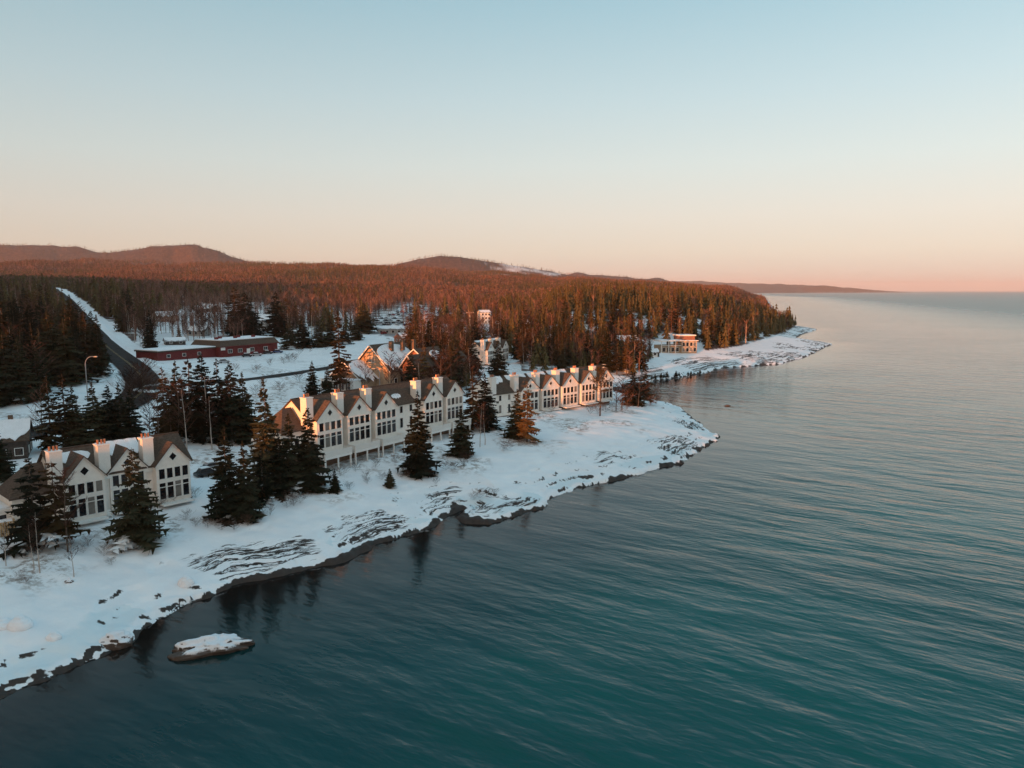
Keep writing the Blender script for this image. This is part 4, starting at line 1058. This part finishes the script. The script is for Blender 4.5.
for a in [
    (138, 544, 446, 'broad dark spruce in front of the middle gable of the nearest row house', SPR[2], .95),
    (36, 548, 455, 'ragged brown-green conifer covering the far left of the nearest row house', RAG[1], .95),
    (58, 547, 458, 'ragged rust-topped conifer before the first gable of the nearest row house', RAG[0], 1.0),
    (228, 518, 424, 'tallest of the three dark shore spruces between the first two row houses', SPR[1], 1.05),
    (246, 518, 439, 'middle spruce of the dark shore trio between the first two row houses', SPR[0], 1.0),
    (263, 504, 447, 'shortest spruce of the dark shore trio, nearest the middle row house', SPR_SNOW[0], 1.0),
    (268, 492, 376, 'very tall spruce with an orange sunlit top beside the middle row house', SPR[0], .85),
    (291, 492, 411, 'slim dark spruce left of the middle row house chimney', SPR[1], 1.0),
    (310, 490, 406, 'dark spruce hiding the left corner of the middle row house', SPR[2], .85),
    (280, 495, 430, 'dark spruce squeezed between taller ones left of the middle row house', SPR[0], 1.0),
    (419, 474, 389, 'tall sunlit-tipped spruce standing before the middle row house decks', SPR[0], .95),
    (461, 456, 407, 'wide dark spruce at the right end of the middle row house', SPR[2], 1.1),
    (517, 438, 388, 'dark left spruce of the pair before the headland row house', SPR[0], 1.15),
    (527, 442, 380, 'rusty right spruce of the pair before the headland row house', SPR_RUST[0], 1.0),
    (335, 492, 468, 'small young spruce in the snow below the first white deck', SPR[0], 1.3),
    (390, 487, 468, 'very small young spruce in the snow below the third white deck', SPR[2], 1.2),
    (633, 405, 368, 'dark spruce just past the end of the headland row house', SPR[0], 1.3),
    (644, 404, 361, 'taller rust-coloured spruce last on the headland by the cove', SPR_RUST[0], 1.2),
    (313, 397, 360, 'dark spruce in open snow behind the orange roof of the middle row house', SPR[1], 1.0),
    (328, 398, 368, 'short dark spruce beside the lodge sunroom', SPR[2], 1.0),
    (340, 392, 311, 'thin very tall reddish spruce in front of the lodge', SPR_TALL[1], 1.0),
    (364, 333, 303, 'rounded dark conifer alone on the snow before the parking lot', SPR[2], 1.5),
    (236, 336, 287, 'big orange-lit conifer behind the red building', SPR_RUST[0], 1.6),
    (247, 337, 292, 'dark conifer touching the orange-lit one behind the red building', SPR[2], 1.4),
    (277, 336, 291, 'tall dark conifer at the right end of the red building', SPR[0], 1.4),
    (303, 348, 316, 'left dark spruce of the trio on snow beyond the red building', SPR[2], 1.2),
    (319, 347, 318, 'middle dark spruce of the trio on snow beyond the red building', SPR[0], 1.3),
    (331, 346, 314, 'right dark spruce of the trio on snow beyond the red building', SPR[1], 1.3),
    (52, 452, 374, 'rust-coloured spruce behind the wing of the nearest row house', SPR_RUST[0], 1.0),
    (67, 449, 371, 'thin rusty spruce among those behind the nearest row house', SPR_RUST[1], 1.1),
    (76, 449, 384, 'short dark spruce among those behind the nearest row house', SPR[1], 1.0),
    (96, 446, 381, 'dense dark spruce beneath the curved street lamp', SPR[0], 1.1),
    (111, 444, 384, 'dense dark spruce behind the second chimney of the nearest row house', SPR[2], .9),
    (122, 443, 382, 'slim dark spruce behind the nearest row house roof', SPR[3], 1.2),
    (133, 446, 388, 'dark spruce behind the snowy roof patch of the nearest row house', SPR[1], 1.1),
    (172, 447, 402, 'reddish young spruce just behind the last gable of the nearest row house', SPR_RUST[1], 1.1),
    (166, 442, 366, 'rusty spruce at the left end of the screen before the red building', SPR_RUST[0], 1.0),
    (179, 440, 360, 'tall dark spruce in the screen before the red building', SPR[3], 1.3),
    (192, 442, 357, 'tall rusty spruce in the screen before the red building', SPR_RUST[1], 1.2),
    (205, 440, 352, 'tallest dark spruce in the screen before the red building', SPR[1], 1.1),
    (220, 441, 358, 'snow dusted spruce in the screen before the red building', SPR_SNOW[0], 1.0),
    (233, 441, 362, 'dense dark spruce near the right end of the screen before the red building', SPR[2], .9),
    (245, 441, 371, 'smallest dark spruce at the right end of the screen before the red building', SPR[0], 1.0),
    (8, 404, 330, 'dark spruce at the very edge of the picture below the highway wood', SPR[2], 1.0),
    (22, 402, 336, 'dark spruce second from the picture edge below the highway wood', SPR[0], 1.1),
    (38, 398, 345, 'snow dusted spruce beside the pink snow below the highway wood', SPR_SNOW[0], 1.0),
    (68, 384, 318, 'tall dark spruce beside the foot of the highway slope', SPR[1], 1.2),
    (78, 382, 330, 'dark spruce near the street lamp head', SPR[2], 1.0),
    (99, 374, 333, 'dark spruce overhanging the edge of the highway', SPR[0], 1.1),
    (412, 395, 352, 'dark spruce at the right corner of the lodge', SPR[1], 1.3),
    (424, 392, 344, 'rusty spruce behind the long roof of the middle row house', SPR_RUST[0], 1.1),
    (0, 480, 425, 'dark spruce behind the wing of the nearest row house at the picture edge', SPR[2], 1.0),
    (485, 428, 372, 'dark spruce between the middle and headland row houses', SPR[1], 1.2),
    (473, 430, 368, 'rusty spruce between the middle and headland row houses', SPR_RUST[0], 1.1),
    (498, 384, 340, 'dark spruce below the small three-gabled row house', SPR[2], 1.0)]:
    conifer(*a)
g = ground(600, 416); plant('pine_tree', g, (416 - 366) * float(project(g.x, g.y, g.z)[2]) / FPX, PINE[0], PINE[1], 'orange-lit pine with bare trunk in front of the headland row house', 'tree')
for a in [
    (480, 447, 402, 'pale trunked birch with twin beside the wide dark spruce', BARE[0]), (485, 445, 400, 'second pale birch right of its twin by the wide dark spruce', BARE[2]),
    (68, 552, 462, 'tall bare tree with orange twigs before the first gable of the nearest row house', BARE[1]),
    (34, 570, 520, 'thin bare sapling below the ragged conifers, nearest the picture edge of two', BARE[2]), (40, 573, 505, 'thin bare sapling below the ragged conifers, taller of two', BARE[0]),
    (74, 577, 530, 'thin bare stem standing alone in snow below the first gable', BARE[2]), (6, 566, 520, 'leaning bare sapling by the timber enclosure', BARE[0]),
    (42, 440, 385, 'bare pinkish tree beside the dark snow roofed house', BARE[3]), (150, 440, 392, 'pinkish bare tree behind the last chimney of the nearest row house', BARE[3]),
    (187, 450, 385, 'pale bare birch in the screen before the red building', BARE[0]), (212, 450, 392, 'thin bare birch between dark spruces before the red building', BARE[2]),
    (348, 402, 366, 'reddish bare tree in front of the lodge sunroom', BARE[3]), (365, 398, 352, 'bare tree before the middle of the lodge', BARE[1]), (388, 396, 356, 'bare tree before the brown wing of the lodge', BARE[4]),
    (292, 342, 300, 'reddish bare tree on snow right of the tall dark conifer by the red building', BARE[3]), (300, 341, 303, 'second reddish bare tree right of the red building', BARE[4]), (312, 340, 298, 'pale bare birch among the dark spruce trio', BARE[0]), (345, 336, 300, 'thin bare birch before the rounded dark conifer', BARE[2]), (352, 338, 306, 'brown bare tree before the rounded dark conifer', BARE[1]),
    (340, 418, 382, 'orange bare bush-like tree behind the orange roofs of the middle row house', BARE[3]),
    (143, 402, 362, 'wide rounded bare tree at the foot of the highway', BROAD[0]), (131, 404, 372, 'smaller rounded bare tree at the foot of the highway', BROAD[0]),
    (420, 398, 356, 'orange-lit bare birch behind the middle row house', BARE[0]), (440, 396, 350, 'orange-lit wide bare tree behind the last gables of the middle row house', BARE[3])]:
    bare(*a)
for px, pb, pt in ((616, 411, 380), (622, 410, 375), (627, 409, 383), (638, 407, 374), (651, 405, 384), (656, 404, 388)):
    bare(px, pb, pt, 'reddish bare tree in the clump past the end of the headland row house', rnd.choice(BARE[1:4:2]), 1.5, 'bare trees at the end of the headland row')
for k in range(13):
    px = 392 + k * 7.4 + rnd.uniform(-3, 3)
    bare(px, 402 - (px - 338) * .10 + rnd.uniform(-3, 2), 356 + rnd.uniform(-8, 12), 'orange-lit leafless tree in the line between the lodge and the middle row house', None, 1.25, 'bare trees behind the middle row house')
for k in range(4):
    px = 158 + k * 24 + rnd.uniform(-4, 4)
    bare(px, 446 + rnd.uniform(-4, 3), 378 + rnd.uniform(-10, 14), 'slender bare tree standing among the conifer screen before the red building', None, 1.1, 'bare trees in the conifer screen')
for px, pb, pt, lb in ((290, 349, 322, 'dark bushy spruce left of the trio beyond the red building'), (345, 344, 324, 'small dark spruce right of the trio beyond the red building'), (356, 340, 320, 'dark spruce touching the rounded conifer before the parked cars'), (254, 343, 318, 'dark young spruce at the back wall of the red building')):
    conifer(px, pb, pt, lb, SPR[2], 1.3)
SG = 'leafless shrubs in the snow'
shr = [(104, 556, 11), (112, 565, 7), (88, 548, 10), (83, 553, 8), (120, 548, 9), (168, 506, 11), (176, 504, 8), (160, 508, 9), (196, 498, 9), (186, 520, 8), (195, 527, 7), (20, 580, 8), (26, 584, 7), (208, 528, 9), (222, 530, 9), (234, 530, 8),
       (248, 526, 9), (262, 520, 8), (287, 508, 10), (294, 506, 9), (300, 503, 8), (270, 516, 9), (368, 484, 6), (366, 480, 7), (350, 490, 7), (400, 478, 6), (430, 478, 8), (408, 478, 6), (436, 484, 6), (464, 468, 10), (467, 462, 8), (474, 500, 7),
       (480, 498, 8), (487, 497, 8), (494, 495, 6), (507, 450, 8), (503, 452, 6), (521, 446, 6), (552, 412, 8), (569, 409, 8), (586, 406, 9), (598, 414, 8), (606, 412, 8), (590, 414, 8), (621, 412, 12), (650, 406, 9), (655, 404, 7), 
       (328, 480, 7), (316, 484, 8), (382, 480, 6), (446, 470, 7), (455, 470, 7), (340, 476, 8), (356, 472, 8), (375, 468, 8), (395, 464, 8), (300, 492, 9), (136, 398, 16), (146, 396, 18), (155, 398, 14), (128, 400, 12), (162, 396, 13), (150, 390, 12), (289, 362, 7), (284, 364, 6), (294, 361, 6), (310, 352, 5), (326, 350, 5), (300, 354, 6), (270, 366, 6), (256, 372, 6), (345, 344, 5), (360, 338, 5), (236, 372, 7), (262, 388, 8), (300, 382, 8), (280, 392, 9), (256, 396, 9), (306, 396, 8)]
for px, py, hp in shr:
    g = ground(px, py); H = hp * float(project(g.x, g.y, g.z)[2]) / FPX; c, t = rnd.choice(SHR)
    plant('bare_shrub', g, H, c, t, 'low leafless red-brown shrub in the snow around the row houses', 'shrub', SG, rnd.uniform(.9, 1.5))
for px in (652, 655, 661, 664, 667, 676, 679, 688, 691, 700):      # dark bushes along the foot of the cove bank
    g = ground(px, 379 - (px - 652) * 0.12); H = rnd.uniform(3, 7) * float(project(g.x, g.y, g.z)[2]) / FPX; 
    plant('bank_bush', g, H, SPR[2], TRK[0], 'dark low bush on the bank above the cove water', 'shrub', 'dark bushes lining the cove bank', 1.6)

# ---- the woods: the largest in view stand as trees of their own, the rest as one mass of each kind
def sample_wood():
    P = []
    for (d0, d1, area, lo, hi) in ((215, 480, 17, -38, 26), (480, 900, 34, -38, 26), (900, 1600, 52, -38, 26), (120, 480, 30, -80, -38), (480, 1100, 70, -80, -38)):
        lo, hi = R(lo), R(hi)
        n = int((hi - lo) / 2 * (d1 ** 2 - d0 ** 2) / area)
        d = np.sqrt(rng.uniform(d0 ** 2, d1 ** 2, n)); a = rng.uniform(lo, hi, n)
        P.append(np.column_stack([d * np.sin(a), d * np.cos(a)]))
    n = 150000
    d = np.exp(rng.uniform(math.log(1600), math.log(7200), n)); d = np.where(rng.random(n) < .4, rng.uniform(1600, 3300, n), d); a = rng.uniform(R(-40), R(21), n)
    P.append(np.column_stack([d * np.sin(a), d * np.cos(a)]))
    P = np.concatenate(P)
    h, s, _ = height(P[:, 0], P[:, 1], True)
    px, py, dep = project(P[:, 0], P[:, 1], h); d = np.hypot(P[:, 0], P[:, 1])
    f = forest_density(px, py, d, P[:, 0], P[:, 1], s)
    clump = fbm(P[:, 0] / 40, P[:, 1] / 40, 201)
    ok = (rng.random(len(P)) < f * np.where(d < 1600, 0.78 + 0.95 * clump, 1)) & (s > 4)
    return P[ok], h[ok], px[ok], py[ok], dep[ok], d[ok], s[ok]
P, ph, ppx, ppy, pdep, pd, ps = sample_wood()
frac = np.full(len(P), 0.34)
frac[(ppx < 130)] = 0.5
frac[(ppx > 230) & (ppx < 470) & (pd > 380)] = 0.16
frac[(ppx > 505) & (pd < 900)] = 0.68
frac[(ppx > 690) & (pd < 900)] = 0.85
frac[(ppx > 400) & (ppx < 505) & (pd < 420)] = 0.42
frac[pd > 1600] = 0.36
frac[in_poly(ppx, ppy, [(136, 345), (150, 318), (205, 304), (268, 303), (282, 330), (298, 345)])] = 0.06
frac = frac + 0.5 * fbm(P[:, 0] / 70, P[:, 1] / 70, 211) + np.where(pd > 1200, 1.1, 0) * fbm(P[:, 0] / 260, P[:, 1] / 420, 215)
is_spr = rng.random(len(P)) < frac
hgt = np.where(is_spr, 6 + 18 * rng.beta(1.5, 2.1, len(P)), 7 + 11 * rng.beta(2, 2, len(P))) * np.where(ppx < 130, 1.15, 1)
size = hgt / pdep
inview = (ppx > -15) & (ppx < 1039) & (pdep > 0)
def zone_words(px, py, d):
    if px < 62 or (px < 125 and py > 300 and px < (py - 284) * 1.1 + 50): return 'in the dark wood left of the highway', 'highway wood'
    if px < 300: return 'in the bare woods behind the red building', 'woods behind the red building'
    if px < 478 and d > 420: return 'in the grey-brown woods beyond the parking lot', 'woods beyond the parking lot'
    if px < 505: return 'in the sunlit wood right of the lodge', 'wood right of the lodge'
    if px < 650: return 'in the wood behind the headland row house', 'wood behind the headland row house'
    return 'in the dense sunlit wood on the far point', 'wood on the far point'
indiv = np.zeros(len(P), bool)
for sel, name, quota in ((is_spr, 'spruce_tree', 300 - count['spruce_tree'] - 5), (~is_spr, 'bare_tree', 300 - count['bare_tree'] - 5)):
    idx = np.where(sel & inview)[0]; idx = idx[np.argsort(-size[idx])][:quota]
    indiv[idx] = True
    for i in idx:
        w, gname = zone_words(ppx[i], ppy[i], pd[i])
        pos = (P[i, 0], P[i, 1], ph[i])
        if name == 'spruce_tree':
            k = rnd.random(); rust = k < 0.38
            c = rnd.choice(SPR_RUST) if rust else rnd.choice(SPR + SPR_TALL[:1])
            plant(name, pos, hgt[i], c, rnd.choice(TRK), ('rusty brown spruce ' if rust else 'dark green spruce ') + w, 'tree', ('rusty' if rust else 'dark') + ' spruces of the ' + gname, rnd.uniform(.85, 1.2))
        else:
            k = rnd.randrange(5); c, t = BARE[k]; pale = k in (0, 2)
            plant(name, pos, hgt[i], c, t, ('leafless pale trunked birch ' if pale else 'leafless brown trunked tree ') + w, 'tree', ('birches' if pale else 'brown leafless trees') + ' of the ' + gname, rnd.uniform(.9, 1.3))
def far_spruce(lv, nb, seed):
    r = random.Random(seed); V, F = [], []
    for i in range(lv):
        t = i / lv; z = .08 + .9 * t; rad = .2 * (1 - t) ** .85 + .01
        a0 = r.uniform(0, 6)
        for k in range(nb):
            a = a0 + 6.283 * k / nb + r.uniform(-.3, .3); b = len(V); w = 2.4 / nb; rr = rad * r.uniform(.7, 1.25)
            V += [(0, 0, z + .13 * (1 - t) + .05), (math.cos(a - w) * rr * .8, math.sin(a - w) * rr * .8, z - .04), (math.cos(a + w) * rr, math.sin(a + w) * rr, z - .06 * r.random())]
            F.append((b, b + 1, b + 2))
    return np.array(V), np.array(F), np.zeros(len(V), bool)
def far_bare(n, wd, seed):
    r = random.Random(seed); V, F = [], []
    def tri(p, q, w):
        p, q = Vector(p), Vector(q); s_ = (q - p).cross(Vector((r.uniform(-1, 1), r.uniform(-1, 1), .2))).normalized() * w
        b = len(V); V.extend([tuple(p - s_), tuple(p + s_), tuple(q)]); F.append((b, b + 1, b + 2))
    tri((0, 0, -.03), (0.01, 0, .98), .014); tri((0, 0, -.03), (0, 0.01, .98), .014)
    for i in range(n):
        t = r.uniform(.3, .9); a = r.uniform(0, 6.28); L = .17 * r.uniform(.6, 1.3)
        tri((0, 0, t), (math.cos(a) * L, math.sin(a) * L, t + L * r.uniform(.6, 1.6)), wd * r.uniform(.6, 1.3))
    fl = np.zeros(len(V), bool); fl[:6] = True
    return np.array(V), np.array(F), fl
def merged(name, tmpls, idx, mat, label):
    VV, FF, TT = [], [], []; base = 0
    grp = rng.integers(0, len(tmpls), len(idx))
    for g_, (V, F, fl) in enumerate(tmpls):
        ii = idx[grp == g_]
        if not len(ii): continue
        a = rng.uniform(0, 6.283, len(ii)); c, s_ = np.cos(a), np.sin(a); H = hgt[ii]; w = H * rng.uniform(.85, 1.25, len(ii))
        X = (V[None, :, 0] * c[:, None] - V[None, :, 1] * s_[:, None]) * w[:, None] + P[ii, 0][:, None]
        Y = (V[None, :, 0] * s_[:, None] + V[None, :, 1] * c[:, None]) * w[:, None] + P[ii, 1][:, None]
        Z = V[None, :, 2] * H[:, None] + ph[ii][:, None]
        VV.append(np.stack([X, Y, Z], -1).reshape(-1, 3)); nv = len(V)
        FF.append((F[None] + (np.arange(len(ii)) * nv)[:, None, None] + base).reshape(-1, 3)); base += nv * len(ii)
        t0 = 1.35 * rng.beta(.6, .7, len(ii)); pal = rng.random(len(ii)) < 0.45
        TT.append(np.where(fl[None] & pal[:, None], 3.0, t0[:, None]).ravel())
    o = link(name, np_mesh(name, np.concatenate(VV), np.concatenate(FF), mat, {'tint': np.concatenate(TT)}))
    return tag(o, label, 'forest', kind='stuff')
rest = ~indiv
for sel, near_t, far_t, nm, mat, lb in (
        (is_spr, [far_spruce(7, 6, i) for i in range(4)], [far_spruce(3, 4, i) for i in range(3)], 'spruce', M['spruce_far'], 'dark and rusty conifers'),
        (~is_spr, [far_bare(46, .006, i) for i in range(4)], [far_bare(11, .022, i) for i in range(3)], 'bare', M['twig_far'], 'leafless brown trees')):
    merged(nm + '_forest', near_t, np.where(sel & rest & (pd < 1000))[0], mat, lb + ' massed across the wood behind the houses')
    merged(nm + '_forest', far_t, np.where(sel & rest & (pd >= 1000))[0], mat, lb + ' covering the far slopes and hills')
#print('TREES', count, len(P), int(is_spr.sum()))
